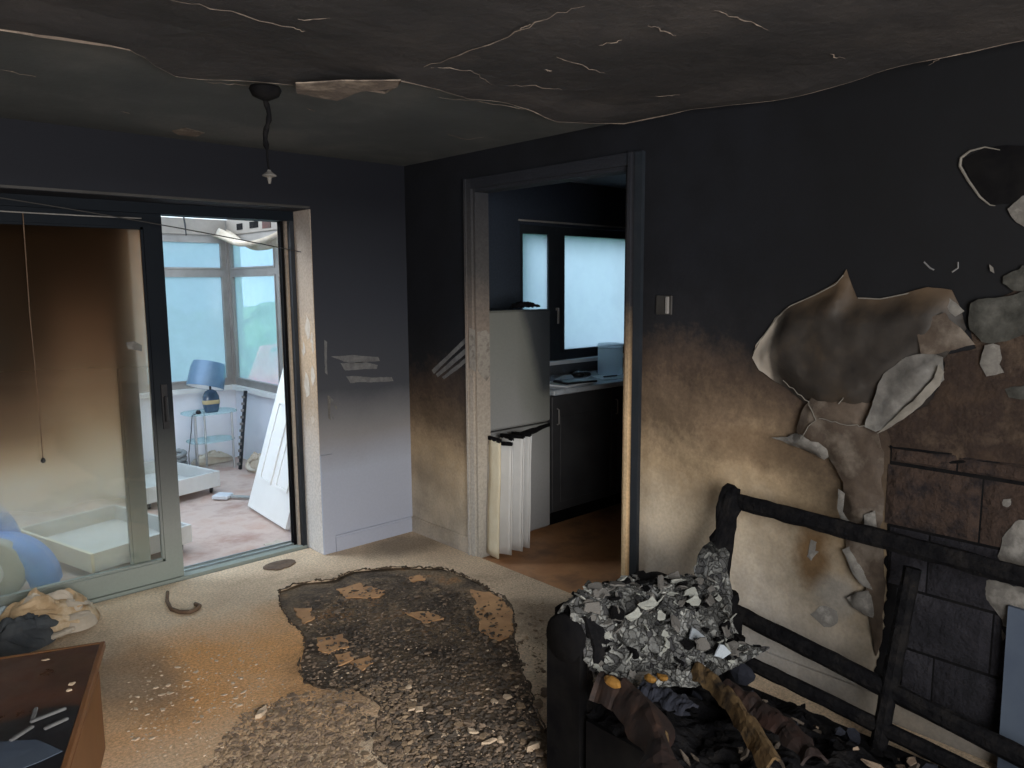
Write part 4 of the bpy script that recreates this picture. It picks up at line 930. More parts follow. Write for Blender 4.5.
peel('torn_edge', [(947, 362), (952, 370), (946, 384), (930, 402), (912, 416), (893, 427), (884, 431), (905, 412), (926, 394), (942, 376)], 'plaster_edge', .07, .01, .02, .0, seed=9)
peel('peeled_paper', [(815, 396), (830, 384), (852, 366), (866, 372), (880, 392), (872, 424), (884, 432), (888, 452), (886, 500), (882, 530), (866, 526), (848, 520), (846, 500), (848, 482), (838, 465), (824, 452), (808, 444), (800, 430), (806, 410)],
     'paper_tan', .014, .03, .05, .02, .05, seed=10, rough=.014)
peel('torn_edge', [(775, 437), (790, 436), (806, 430), (826, 436), (836, 452), (826, 458), (812, 452), (798, 446)], 'plaster_white', .02, .03, .03, .0, seed=11, amp=.004)
peel('torn_edge', [(844, 486), (850, 490), (849, 508), (858, 522), (848, 520), (844, 505)], 'plaster_white', .05, .01, .02, seed=13, amp=.003)
peel('torn_edge', [(870, 512), (880, 508), (884, 528), (876, 530), (871, 526)], 'plaster_white', .055, .01, .02, seed=14, amp=.003)
for pth in ([(838, 404), (848, 392), (858, 378), (864, 368)], [(818, 418), (840, 424), (860, 426), (876, 424)], [(905, 346), (902, 360), (894, 368), (892, 380)], [(800, 438), (815, 420), (808, 402), (796, 392), (780, 378)]):
    pt = [wp(a, b, 0, -.058) for a, b in pth]
    MB().tube([pt[i].lerp(pt[i + 1], t / 5) + Vector((0, rnd.uniform(-.004, .004), rnd.uniform(-.004, .004))) for i in range(len(pt) - 1) for t in range(5)], [.0018] * 15, 5).build('paper_tear_rim', 'plaster_edge', wr)
# grey and white plaster remnants to the right
for k, (pl, mt) in enumerate([([(966, 318), (976, 302), (1005, 298), (1030, 292), (1124, 300), (1090, 330), (1024, 336), (1005, 342), (985, 340), (970, 328)], 'plaster_grey'), ([(1003, 279), (1024, 266), (1150, 262), (1105, 296), (1024, 294), (1006, 286)], 'plaster_grey'),
        ([(942, 301), (950, 298), (960, 305), (966, 312), (958, 315), (948, 307)], 'plaster_white'), ([(984, 346), (992, 342), (1000, 344), (1002, 356), (998, 362), (1004, 373), (990, 374), (984, 362)], 'plaster_white'), ([(1009, 206), (1024, 196), (1130, 190), (1098, 230), (1024, 228), (1018, 222)], 'plaster_white'),
        ([(994, 263), (998, 266), (999, 272), (995, 271)], 'plaster_white'), ([(1006, 388), (1024, 384), (1142, 384), (1110, 402), (1024, 398), (1012, 398)], 'plaster_grey'), ([(1000, 535), (1012, 528), (1024, 520), (1124, 530), (1090, 575), (1020, 568), (1002, 562)], 'plaster_white'),
        ([(984, 578), (1024, 584), (1150, 596), (1105, 640), (1012, 632), (1004, 640), (998, 616), (986, 600)], 'plaster_white'), ([(1000, 500), (1012, 498), (1013, 508), (1003, 510)], 'plaster_white')]):
    peel('plaster_remnant', pl, mt, .012, .012, .03, .02 if k in (0, 3) else 0, seed=20 + k, rough=.008, amp=.009)
# loose curled flaps lower down, behind the sofa frame
peel('peeled_paper', [(848, 530), (862, 530), (884, 534), (888, 580), (884, 640), (876, 655), (872, 620), (866, 596), (870, 585), (858, 566), (848, 552)], 'paper_tan', .01, .012, .03, .02, seed=31)
peel('torn_edge', [(846, 548), (852, 545), (858, 556), (872, 578), (876, 588), (866, 584), (856, 572)], 'plaster_white', .03, .01, .02, seed=32, amp=.003)
peel('torn_edge', [(849, 595), (858, 590), (874, 588), (878, 616), (866, 612), (856, 605)], 'plaster_white', .025, .02, .03, seed=33, amp=.003)
for pl in ([(804, 552), (808, 538), (813, 540), (811, 548), (818, 550), (808, 556)], [(812, 612), (822, 604), (834, 608), (836, 622), (822, 628)]):
    peel('bare_spot', pl, 'plaster_white', .003, .003, .02, seed=35, amp=.014, rough=.001, thick=.001)
# pale loop of lifted paint near the ceiling
lp = [(1000, 150), (985, 147), (970, 151), (961, 158), (960, 166), (968, 180), (980, 197), (990, 205), (997, 206)]
pt = [wp(a, b, 0, -.008) for a, b in lp]
MB().tube([pt[i].lerp(pt[i + 1], t / 4) for i in range(len(pt) - 1) for t in range(4)], [.001 + .0035 * math.sin(math.pi * min(1, (i + 1) / 33)) for i in range(32)], 6).build('paint_curl', 'plaster_edge', wr)
peel('peeled_paper', [(963, 160), (985, 148), (1030, 146), (1130, 150), (1098, 195), (1010, 205), (992, 205), (975, 188)], 'soot_black', .003, .012, .05, seed=40)
for pl in ([(924, 262), (930, 268), (934, 270)], [(952, 272), (958, 268), (958, 262)]):
    MB().tube([wp(a, b, 0, -.004) for a, b in pl], .003, 5).build('paint_curl', 'scrape', wr)

# ================================================================== BURNT SOFA
sf = thing('burnt_sofa', (-.6, -3.1, .012), 'burnt-out sofa with bare charred back frame and an ash-covered arm', 'sofa')
def burnt(name, p0, p1, wd, th, mat='char', n=16, seed=0.0, par=None, up=(0, 0, 1)):
    p0, p1 = Vector(p0), Vector(p1); d = (p1 - p0).normalized(); s_ = d.cross(Vector(up)).normalized(); u_ = s_.cross(d)
    vs = []; fs = []; K = 8
    for i in range(n + 1):
        c = p0.lerp(p1, i / n)
        for k in range(K):
            a = 2 * math.pi * k / K + .39; ca, sa = math.cos(a), math.sin(a)
            r = 1 / max(abs(ca), abs(sa)) * .96; nz = 1 + .16 * noise.noise(Vector((i * .7 + seed, k * 1.3, seed)))
            vs.append(c + s_ * (ca * r * wd / 2 * nz) + u_ * (sa * r * th / 2 * nz))
    for i in range(n):
        for k in range(K): fs.append((i * K + k, i * K + (k + 1) % K, i * K + K + (k + 1) % K, i * K + K + k))
    fs += [tuple(range(K - 1, -1, -1)), tuple(range(n * K, n * K + K))]
    return MB().add(vs, fs).build(name, mat, par or sf)
burnt('top_rail', (-.135, -2.40, .755), (-.17, -3.95, .715), .045, .066, seed=1, n=36)
burnt('back_post', (-.130, -2.43, .80), (-.215, -2.43, .32), .06, .05, seed=2, up=(0, 1, 0))
burnt('back_post', (-.215, -2.46, .40), (-.225, -2.47, .02), .085, .10, seed=3, up=(0, 1, 0))
burnt('back_rail', (-.21, -2.45, .335), (-.23, -3.95, .125), .045, .066, seed=4, n=30)
burnt('back_rail', (-.24, -2.50, .165), (-.26, -3.95, -.0 + .05), .045, .055, seed=5, n=30)
burnt('back_upright', (-.135, -3.115, .66), (-.27, -3.085, .02), .05, .055, seed=6, up=(0, 1, 0))
burnt('back_post', (-.15, -3.93, .74), (-.26, -3.93, .02), .07, .06, seed=7, up=(0, 1, 0))
# arm: charred rounded panel with the heap of ash on top and inside
def armf(u, v):
    x = -1.10 + .86 * u
    top = .60 - .03 * u - .13 * sst(.5, 1, u)
    a = math.pi * 1.0
    prof = [(-2.375, .012), (-2.372, .25), (-2.360, .45), (-2.372, top - .03), (-2.41, top), (-2.50, top - .02), (-2.535, top - .10), (-2.55, .33), (-2.55, .012)]
    t = v * 8; i = min(7, int(t)); q = t - i
    y = prof[i][0] * (1 - q) + prof[i + 1][0] * q; z = prof[i][1] * (1 - q) + prof[i + 1][1] * q
    nz = nvec(Vector((x * 9, y * 9, z * 9))) * .014 * (1 if z > .03 else 0)
    return Vector((x + nz.x * (0 < u < 1), y + nz.y, z + nz.z))
am = MB().grid(armf, 26, 40)
nb = 27
am.f.append(tuple(j * nb for j in range(41))); am.f.append(tuple(j * nb + 26 for j in range(40, -1, -1)))
arm = am.build('arm', 'char', sf)
# curled front facing of the arm
def armfront(u, v):
    a = -math.pi * .18 + math.pi * 1.36 * u
    y = -2.452 - .092 * math.cos(a) * (1 - .0 * v); z = .50 + .085 * math.sin(a)
    if u > .999 or u < .001: pass
    return Vector((-1.105 - .035 * (1 - v) , y, z))
MB().box(-1.135, -1.10, -2.512, -2.368, .012, .47).build('arm_facing', 'soot_black', sf)
MB().lathe([(.070, 0), (.080, .012), (.080, .03), (.070, .04)], (-1.14, -2.440, .50), 22, Matrix.Rotation(R(90), 3, 'Y')).build('arm_facing', 'soot_black', sf, True)
# ash heap draped over the arm, sloping to the seat
def heap(u, v):
    x = -1.125 + .76 * u
    top = .615 - .02 * u - .13 * sst(.45, 1, u) + .02 * math.sin(u * 9)
    y0 = -2.385 - .02 * (1 - u); y1 = -2.565 - .20 * sst(0, .4, u) + .05 * u
    kk = .48 + .52 * sst(0, .4, u)
    prof = [(y0, top - .05), (y0 - .03, top), (y0 - .11 * kk, top + .012), (y0 - .17 * kk, top - .05), (y0 - .24 * kk, top - .15), (y1, .385 - .09 * u)]
    t = v * 5; i = min(4, int(t)); q = t - i
    y = prof[i][0] * (1 - q) + prof[i + 1][0] * q; z = prof[i][1] * (1 - q) + prof[i + 1][1] * q
    p = Vector((x, y, z)); n = noise.noise(p * 13) * .035 + noise.noise(p * 34) * .018 + noise.noise(p * 70) * .008
    n2 = noise.noise(Vector((u * 5, 3, v * 3))) * .03 * (u < .04 or u > .96 or v > .96)
    return p + Vector((n2, -.7, .75)) * n if v > .02 else p
hp_ = solid(MB().grid(heap, 84, 52).build('ash_heap', 'ash_grey', sf, label='pale grey flaking ash'), .006)
# ash clump climbing the back post
def clump(path, rads, seed, nn=18):
    m = MB(); k = len(path); vs = []; fs = []
    for i in range(k):
        for j in range(nn):
            a = 2 * math.pi * j / nn; c = Vector(path[i]); p = c + Vector((.55 * rads[i] * math.cos(a), rads[i] * math.sin(a), 0))
            n = noise.noise(p * 19 + Vector((seed, 0, 0))) * .45 + noise.noise(p * 47 + Vector((seed, 0, 0))) * .35
            vs.append(c + (p - c) * (1 + n) + Vector((0, 0, .012 * n)))
    for i in range(k - 1):
        for j in range(nn): fs.append((i * nn + j, i * nn + (j + 1) % nn, i * nn + nn + (j + 1) % nn, i * nn + nn + j))
    fs += [tuple(range(nn - 1, -1, -1)), tuple(range((k - 1) * nn, k * nn))]
    return m.add(vs, fs)
pth = [(-.30, -2.44, .37), (-.28, -2.44, .41), (-.27, -2.43, .45), (-.26, -2.42, .49), (-.25, -2.42, .53), (-.235, -2.415, .56), (-.215, -2.415, .59)]
clump(pth, [.075, .085, .085, .075, .066, .055, .025], 3.3).build('ash_clump', 'ash_grey', sf)
pth = [(-.225, -2.425, .57), (-.205, -2.42, .60), (-.19, -2.42, .64), (-.175, -2.42, .68), (-.16, -2.42, .72), (-.15, -2.42, .76), (-.14, -2.42, .80), (-.135, -2.42, .815)]
clump(pth, [.03, .042, .036, .040, .046, .044, .036, .018], 7.7).build('char_clump', 'char', sf)
# flakes of ash and peeled skin on the heap
def flake_mesh(name, mat, seed, thick=.12):
    rd = random.Random(seed); ash = mat.startswith('ash') or mat == 'char'; n = rd.choice([8, 9, 10]) if ash else rd.choice([5, 5, 6, 7]); ring = []
    for j in range(n):
        a = 2 * math.pi * (j + rd.uniform(-.3, .3)) / n; r = rd.uniform(.42 if ash else .55, 1.0); ring.append((r * math.cos(a) * rd.uniform(.8, 1.2), r * math.sin(a) * .75))
    vs = [(x, y, thick * rd.uniform(.0, .4) - thick / 2) for x, y in ring] + [(x * .92, y * .92, thick / 2 + thick * rd.uniform(-.3, .6)) for x, y in ring]
    fs = [tuple(range(n - 1, -1, -1)), tuple(range(n, 2 * n))] + [(j, (j + 1) % n, n + (j + 1) % n, n + j) for j in range(n)]
    me = bpy.data.meshes.new(name); me.from_pydata(vs, [], fs); me.materials.append(M[mat]); return me
def put(name, me, loc, scale, rot, parent=None):
    o = bpy.data.objects.new(name, me); col.objects.link(o); s = scale if hasattr(scale, '__len__') else (scale,) * 3; o.scale = s; o.rotation_euler = rot
    if parent is not None: o.parent = parent; o.location = Vector(loc) - ORG[parent.name]
    else: o.location = loc
    return o
fm = {k: [flake_mesh('flake_' + k, k, i * 7 + hash_, t) for i in range(4)] for k, hash_, t in (('ash_grey', 1, .14), ('ash_pale', 2, .14), ('ash_mid', 3, .12), ('ash_blue', 4, .06), ('flake_tan', 5, .22), ('flake_brown', 6, .25), ('flake_dark', 8, .25), ('plaster_white', 9, .2), ('char', 10, .3), ('foam_scorch', 12, .3), ('fabric_navy', 13, .5), ('flake_pale', 15, .2))}
slope = R(52)
for i in range(275):
    u, v = rnd.uniform(.03, .97), rnd.uniform(.1, .97); p = heap(u, v) + Vector((0, -.008, .010))
    k = rnd.choices(['ash_grey', 'ash_mid', 'ash_pale', 'char'], [3, 4, 2.2 if v > .35 else .7, 2])[0]
    big = rnd.random() < .22
    put('ash_flake', rnd.choice(fm[k]), p, rnd.uniform(.028, .046) if big else rnd.uniform(.014, .028), (slope * sst(.3, .6, v) + rnd.uniform(-.5, .5), rnd.uniform(-.6, .6), rnd.uniform(0, 6.28)), sf)
for (u, v, s_, k) in ((.55, .80, .085, 'ash_blue'), (.60, .92, .07, 'ash_blue'), (.50, .86, .06, 'ash_mid'), (.78, .62, .07, 'ash_mid'), (.30, .62, .065, 'ash_pale'), (.24, .66, .06, 'ash_pale'), (.36, .66, .055, 'ash_pale'), (.66, .55, .06, 'ash_pale'), (.62, .62, .055, 'ash_pale'), (.80, .80, .07, 'ash_mid'), (.42, .72, .07, 'ash_mid'), (.52, .42, .06, 'ash_mid'), (.70, .30, .06, 'ash_mid')):
    p = heap(u, v) + Vector((0, -.02, .025)); put('ash_flake', rnd.choice(fm[k]), p, (s_ * .8, s_ * .55, s_), (slope + rnd.uniform(-.35, .35), rnd.uniform(-.4, .4), rnd.uniform(-.6, .6)), sf)
# seat: charred debris bed
def seat(u, v):
    x = -1.14 + .92 * u; y = -2.54 - 1.40 * v
    p = Vector((x, y, 0)); e = sst(0, .08, u)
    z = .30 + .05 * noise.noise(p * 4) + .035 * noise.noise(p * 11) + .016 * noise.noise(p * 31) - .27 * (u ** 2) - .05 * v
    return Vector((x, y, max(.05, z)))
MB().grid(seat, 70, 90).build('seat_debris', 'char', sf)
MB().box(-1.135, -1.10, -3.95, -2.54, .012, .27).build('front_board', 'soot_black', sf)
for a in (-2.45, -3.9): MB().box(-1.12, -1.06, a - .03, a + .03, .0125, .05).build('foot', 'char', sf)
# scorched foam strip and curled cover
def strip(pts, wd, mat, name, rise=.04, nn=26, seed=0.0):
    pts = [Vector(p) for p in pts]
    def f(u, v):
        t = u * (len(pts) - 1); i = min(len(pts) - 2, int(t)); c = pts[i].lerp(pts[i + 1], t - i); d = (pts[i + 1] - pts[i]).normalized(); s_ = Vector((d.y, -d.x, 0)).normalized()
        a = (v - .5) * 2; w_ = wd * (.75 + .5 * noise.noise(Vector((u * 5, seed, 0))))
        n = noise.noise(Vector((u * 11, v * 3, seed))) * .014
        return c + s_ * (a * w_) + Vector((0, 0, rise * math.cos(a * 1.5) + n))
    return solid(MB().grid(f, nn, 8).build(name, mat, sf), .008)
strip([wp(a, b, 2, .37) for a, b in [(697, 676), (715, 690), (735, 712), (758, 745), (775, 775)]], .035, 'foam_scorch', 'foam_strip', .045, seed=3)
strip([wp(a, b, 2, .36) for a, b in [(726, 690), (760, 712), (790, 735), (815, 765)]], .05, 'fabric_rust', 'cover_scrap', .03, seed=6)
strip([wp(a, b, 2, .38) for a, b in [(600, 694), (625, 705), (648, 728), (660, 765), (662, 800)]], .075, 'fabric_rust', 'cover_scrap', .07, seed=8)
strip([wp(a, b, 2, .36) for a, b in [(655, 735), (665, 755), (664, 785)]], .012, 'foam_scorch', 'foam_strip', .06, seed=9)
strip([wp(a, b, 2, .40) for a, b in [(640, 690), (665, 698), (690, 712)]], .05, 'fabric_navy', 'cover_scrap', .02, seed=11)
for (a, b, s_, k) in ((613, 682, .035, 'foam_orange'), (650, 678, .028, 'foam_orange'), (662, 677, .024, 'foam_orange')):
    q = wp(a, b, 1, -2.70); vs = MB().lathe([(.3, -.5), (.9, -.25), (1, .2), (.4, .6)], (0, 0, 0), 9).v
    s_ *= .8; clump([q + Vector((0, 0, -.5 * s_)), q + Vector((0, 0, -.25 * s_)), q, q + Vector((0, 0, .3 * s_)), q + Vector((0, 0, .55 * s_))], [.5 * s_, s_, 1.1 * s_, .9 * s_, .3 * s_], a * 1.0, 12).build('foam_lump', 'foam_orange', sf)
q = wp(742, 672, 1, -2.66)
clump([q + Vector((0, 0, -.045)), q + Vector((0, 0, -.02)), q, q + Vector((0, 0, .02)), q + Vector((0, 0, .035))], [.02, .038, .042, .034, .012], 5.5, 14).build('cushion_lump', 'fabric_navy', sf)
for i in range(110):
    u, v = rnd.uniform(.0, .95), rnd.uniform(.06, .9); p = seat(u, v) + Vector((0, 0, .012))
    k = rnd.choices(['char', 'flake_dark', 'ash_mid', 'flake_brown', 'foam_scorch', 'ash_blue', 'fabric_navy'], [10, 6, .15, .9, .3, .1, 1.0])[0]
    put('charred_scrap', rnd.choice(fm[k]), p, (rnd.uniform(.012, .035), rnd.uniform(.010, .025), rnd.uniform(.02, .05)), (rnd.uniform(-.5, .5), rnd.uniform(-.5, .5), rnd.uniform(0, 6.28)), sf)
# pale debris at the wall behind the seat
for i in range(26):
    p = Vector((rnd.uniform(-.75, -.35), rnd.uniform(-3.45, -2.95), 0)); p.z = seat((p.x + 1.14) / .92, (-2.54 - p.y) / 1.4).z + .03
    put('charred_scrap', rnd.choice(fm[rnd.choice(['fabric_navy', 'flake_dark', 'flake_brown', 'char'])]), p, (rnd.uniform(.02, .045), rnd.uniform(.012, .03), rnd.uniform(.02, .05)), (rnd.uniform(-.6, .6), rnd.uniform(-.6, .6), rnd.uniform(0, 6.28)), sf)
q = wp(866, 740, 1, -3.12)
# pale blue-grey board between sofa and wall
a_ = wp(1008, 606, 0, -.045)
plain('board_blue', (0.048, 0.064, 0.096), (0.064, 0.0832, 0.1152), scale=3, rough=0.7, bump=0.1)
bo = MB().add([Vector((x, y, z)) for x0, y, z in ((-.045, a_.y, a_.z), (-.045, a_.y - .55, a_.z - .02), (-.10, a_.y - .57, .014), (-.10, a_.y - .02, .014)) for x in (x0, x0 + .014)], [(0, 2, 4, 6), (7, 5, 3, 1), (0, 1, 3, 2), (2, 3, 5, 4), (4, 5, 7, 6), (6, 7, 1, 0)]).build('leaning_board', 'board_blue')
tag(bo, 'blue-grey board leaning on the burnt wall behind the sofa frame', 'board')

# ================================================================== THINGS IN THE ROOM
# pendant cord
pq = wp(265, 84, 2, H - .04)
pc = thing('pendant_light', (pq.x, pq.y, 2.0), 'melted black pendant flex hanging from the ceiling with a pale lampholder stub', 'light')
MB().lathe([(.05, 0), (.055, -.01), (.045, -.03), (.012, -.045)], (pq.x, pq.y, H - .05), 18).build('ceiling_rose', 'soot_black', pc, True)
zb = 2.0; pts = []
for i in range(15):
    t = i / 14; pts.append((pq.x + .010 * math.sin(t * 9) * (t < .7), pq.y + .008 * math.cos(t * 8), H - .09 - (H - .09 - zb - .02) * t))
MB().tube(pts, [.007 + .004 * math.sin(i * 1.9) ** 2 if i < 10 else .004 for i in range(15)], 8).build('flex', 'char', pc, True)
MB().lathe([(.005, .022), (.009, .015), (.024, .004), (.025, 0), (.008, -.005), (.004, -.026)], (pq.x, pq.y, zb), 12).build('lampholder', 'ash_mid', pc)
# sagging wires over the patio opening, cord on the glass
p0 = Vector((-2.75, -.012, 2.07)); p1 = Vector((-0.665, .10, 1.812))
def sag(p0, p1, s, n=24): return [p0.lerp(p1, i / n) + Vector((0, 0, -s * 4 * (i / n) * (1 - i / n))) for i in range(n + 1)]
tag(MB().tube(sag(p0, p1, -.02), .003, 5).build('curtain_wire', 'switch_grey', smooth=True), 'thin slack curtain wire strung diagonally across the patio opening', 'wire')
tag(MB().tube(sag(Vector((-2.6, .19, 1.974)), Vector((-1.50, .19, 1.966)), .004), .0035, 5).build('curtain_wire', 'rail_grey', smooth=True), 'thin straight wire across the top of the sooty glass leaf', 'wire')
cdx = wp(43, 460, 1, .2)
co = thing('blind_cord', (cdx.x, .2, cdx.z - .02), 'thin brown blind cord with a small dark toggle in front of the patio glass', 'cord')
MB().tube([(cdx.x + .006, .197, 1.97), (cdx.x - .002, .197, 1.5), (cdx.x + .002, .198, 1.1), (cdx.x, .198, cdx.z)], .0025, 6).build('cord', 'strap_brown', co)
MB().lathe([(.003, .012), (.010, .004), (.012, -.006), (.005, -.014)], (cdx.x, .198, cdx.z), 10).build('toggle', 'black_plastic', co)
# wooden cabinet in the near corner
TZ = .40; cA = wp(101, 643, 2, TZ); e1 = Vector((-.364, -.931, 0)); e2 = Vector((-.931, .364, 0))
tb = thing('wooden_cabinet', (cA.x, cA.y, .012), 'low brown wooden cabinet with a scorched glossy top', 'cabinet')
def cb(name, a0, a1, b0, b1, z0, z1, mat, ch=.002, par=None):
    mm = Matrix((e1, -e2, Vector((0, 0, 1)))).transposed().to_4x4(); mm.translation = cA * 1.0; mm.translation.z = 0; mm.translation += e1 * ((a0 + a1) / 2) + e2 * ((b0 + b1) / 2) + Vector((0, 0, (z0 + z1) / 2))
    return MB().obox(mm, a1 - a0, b1 - b0, z1 - z0, ch).build(name, mat, par or tb)
tp_ = cb('top', .004, 1.05, .004, .60, TZ - .016, TZ, 'table_top', 0)
cb('edge_strip', 0, 1.054, -.012, .004, TZ - .022, TZ + .001, 'wood_orange'); cb('edge_strip', -.012, .004, -.012, .60, TZ - .022, TZ + .001, 'wood_orange')
cb('side_panel', .0, 1.0, .012, .030, .012, TZ - .10, 'wood_orange'); cb('side_panel', .0, 1.0, .57, .59, .012, TZ - .022, 'wood_orange')
cb('end_panel', .006, .024, .032, .57, .012, TZ - .022, 'wood_orange'); cb('end_panel', .98, 1.0, .032, .57, .012, TZ - .022, 'wood_orange')
cb('inner_board', .03, .97, .034, .040, .03, TZ - .024, 'fabric_rust')
def tq(px, py, dz=.001): return wp(px, py, 2, TZ + dz)
q = rag([tuple(tq(a, b).xy) for a, b in [(-30, 745), (0, 743), (36, 740), (62, 752), (40, 762), (20, 770), (-10, 790), (-60, 790)]], .03, .004, 1)
tag(sheet(q, lambda x, y, d: Vector((x, y, TZ + .004 + .003 * noise.noise(Vector((x * 9, y * 9, 0))))), (0, 0, -.002), .05).build('grey_sheet', 'board_blue'), 'grey sheet of card lying on the scorched cabinet top', 'card')
for i, (a, b) in enumerate([((30, 722), (66, 708)), ((44, 729), (68, 718)), ((10, 741), (33, 726)), ((32, 722), (36, 708))]):
    tag(MB().beam(tq(*a, .006), tq(*b, .006), .012, .008, c=.002).build('thin_lath', 'scrape'), ['longest thin pale lath crossing the burnt patch on the cabinet top', 'thin pale lath parallel to the longest one, nearer the cabinet edge', 'thin pale lath touching the grey card on the cabinet top', 'shortest thin pale lath standing off the end of the longest one'][i], 'lath', 'laths on the cabinet top')
put_ = [(45, 660), (72, 684), (69, 690)]
for a, b in put_:
    o = put('plaster_chip', rnd.choice(fm['flake_pale']), tq(a, b, .004), .014, (0, 0, rnd.uniform(0, 6)))
    tag(o, 'tiny plaster chip lying on the scorched cabinet top', 'chip', 'chips on the cabinet top')
# rag heap against the patio leaf
rg = thing('rag_heap', (-2.16, -.02, .012), 'crumpled tan and cream cloths heaped on the carpet against the patio door', 'cloth')
def dome(cx, cy, rx, ry, h, seed, z0=.014):
    def f(u, v):
        a = 2 * math.pi * u; r = v; wob = 1 + .22 * noise.noise(Vector((math.cos(a) * 1.3 + seed, math.sin(a) * 1.3, seed)))
        x, y = cx + rx * r * wob * math.cos(a), cy + ry * r * wob * math.sin(a)
        return Vector((x, y, z0 + h * max(0, 1 - r * r) ** .6 * (1 + .25 * noise.noise(Vector((x * 12, y * 12, seed)))) + .004))
    return f
def draped(parent, f, seed, nfold, mats, wmin, wmax, names):
    """a low mound of cloth with folded ridges of fabric laid over it"""
    rd = random.Random(seed)
    solid(MB().grid(f, 40, 14).build(names[0], mats[0], parent), .004)
    for k in range(nfold):
        u0, v0 = rd.random(), rd.uniform(.1, .75); du, dv = rd.uniform(-.3, .3), rd.uniform(-.5, .5); wd = rd.uniform(wmin, wmax); hh = wd * rd.uniform(.5, 1.1); n = 16; bend = rd.uniform(-.12, .12)
        path = [f((u0 + du * t / n + bend * math.sin(3 * t / n)) % 1.0, min(.98, max(.02, v0 + dv * t / n))) for t in range(n + 1)]
        def sf_(u, v, path=path, wd=wd, hh=hh, n=n, k=k):
            t = u * n; i = min(n - 1, int(t)); c = path[i].lerp(path[i + 1], t - i); d = path[min(n, i + 2)] - path[max(0, i - 1)]
            d.z = 0; d = d.normalized() if d.length > 1e-5 else Vector((1, 0, 0)); sd = Vector((d.y, -d.x, 0)); a = v * 2 - 1; tap = .35 + .65 * math.sin(math.pi * min(1, max(0, u))) ** .6
            crease = .35 * noise.noise(Vector((u * 4, v * 5, k * 3.1)))
            z = hh * tap * (1 - abs(a) ** 1.6 + crease)
            q = c + sd * (a * wd * tap * (1 + .3 * crease)) + Vector((0, 0, z + .002)); q.z = max(q.z, .016 if parent.name.startswith('rag') else .004); return q
        solid(MB().grid(sf_, 18, 8).build(names[1], mats[k % len(mats)], parent), .003)
draped(rg, dome(-2.13, .00, .25, .14, .13, 1.7), 4, 22, ['cloth_tan', 'cloth_tan', 'cloth_ivory'], .025, .055, ('tan_cloth', 'fold'))
draped(rg, dome(-2.01, -.04, .12, .10, .08, 4.1), 9, 7, ['cloth_ivory'], .025, .05, ('cream_cloth', 'fold'))
draped(rg, dome(-2.26, -.13, .18, .09, .12, 6.3), 3, 9, ['cloth_slate'], .03, .055, ('slate_cloth', 'fold'))
def roll(pts, r, mat):
    m = MB(); pts = [Vector(p) for p in pts]
    path = [pts[i].lerp(pts[i + 1], t / 8) for i in range(len(pts) - 1) for t in range(8)] + [pts[-1]]
    m.tube(path, [r * (.75 + .4 * abs(noise.noise(Vector((i * .4, r * 90, 0))))) * (0.6 if i in (0, len(path) - 1) else 1) for i in range(len(path))], 9, flat=.7); m.build('rolled_end', mat, rg)
roll([wp(a, b, 2, .035) for a, b in [(42, 640), (60, 634), (75, 627), (88, 622)]], .024, 'cloth_ivory')
roll([wp(a, b, 2, .035) for a, b in [(-8, 652), (10, 648), (26, 640), (34, 634)]], .030, 'cloth_cream')
roll([wp(a, b, 2, .03) for a, b in [(84, 607), (92, 603)]], .014, 'cloth_ivory')
roll([wp(a, b, 2, .09) for a, b in [(-5, 622), (0, 612), (8, 603)]], .02, 'paper_sheet')
t_ = thing('crumpled_sheet', (0.0, 2.33, 0), 'heap of crumpled cream cloth on the floor beside the slotted rail', 'cloth')
draped(t_, dome(.0, 2.30, .08, .19, .13, 2.0, 0), 5, 14, ['cloth_cream', 'cloth_ivory'], .02, .045, ('cloth', 'fold'))
t_ = thing('crumpled_sheet', (-.16, 2.92, 0), 'crumpled pale cloth lying behind the glass side table', 'cloth')
draped(t_, dome(-.20, 2.91, .20, .05, .09, 5.0, 0), 8, 9, ['cloth_ivory'], .015, .03, ('cloth', 'fold'))
# curled strap on the carpet
sp_ = [(168, 598), (167, 603), (171, 609), (180, 612), (190, 612), (197, 609), (200, 606), (195, 604)]
pts = [wp(a, b, 2, .024) for a, b in sp_]; pts[0].z = .055; pts[1].z = .035
tag(MB().tube([pts[i].lerp(pts[i + 1], t / 4) for i in range(7) for t in range(4)] + [pts[-1]], .009, 7, flat=1.3).build('curled_strap', 'strap_brown', smooth=True), 'curled brown burnt strap lying on the carpet by the patio door', 'strap')
# flat burnt ring by the threshold
q = wp(280, 565, 2, .014)
tag(sheet(rag([(q.x + .10 * math.cos(a), q.y + .07 * math.sin(a)) for a in [i * math.pi / 7 for i in range(14)]], .02, .012, 2), lambda x, y, d: Vector((x, y, .0185 + .004 * noise.noise(Vector((x * 30, y * 30, 0))))), (0, 0, -.004), .03).build('scorched_scrap', 'strap_brown'), 'flat scorched scrap of carpet beside the patio threshold', 'scrap')

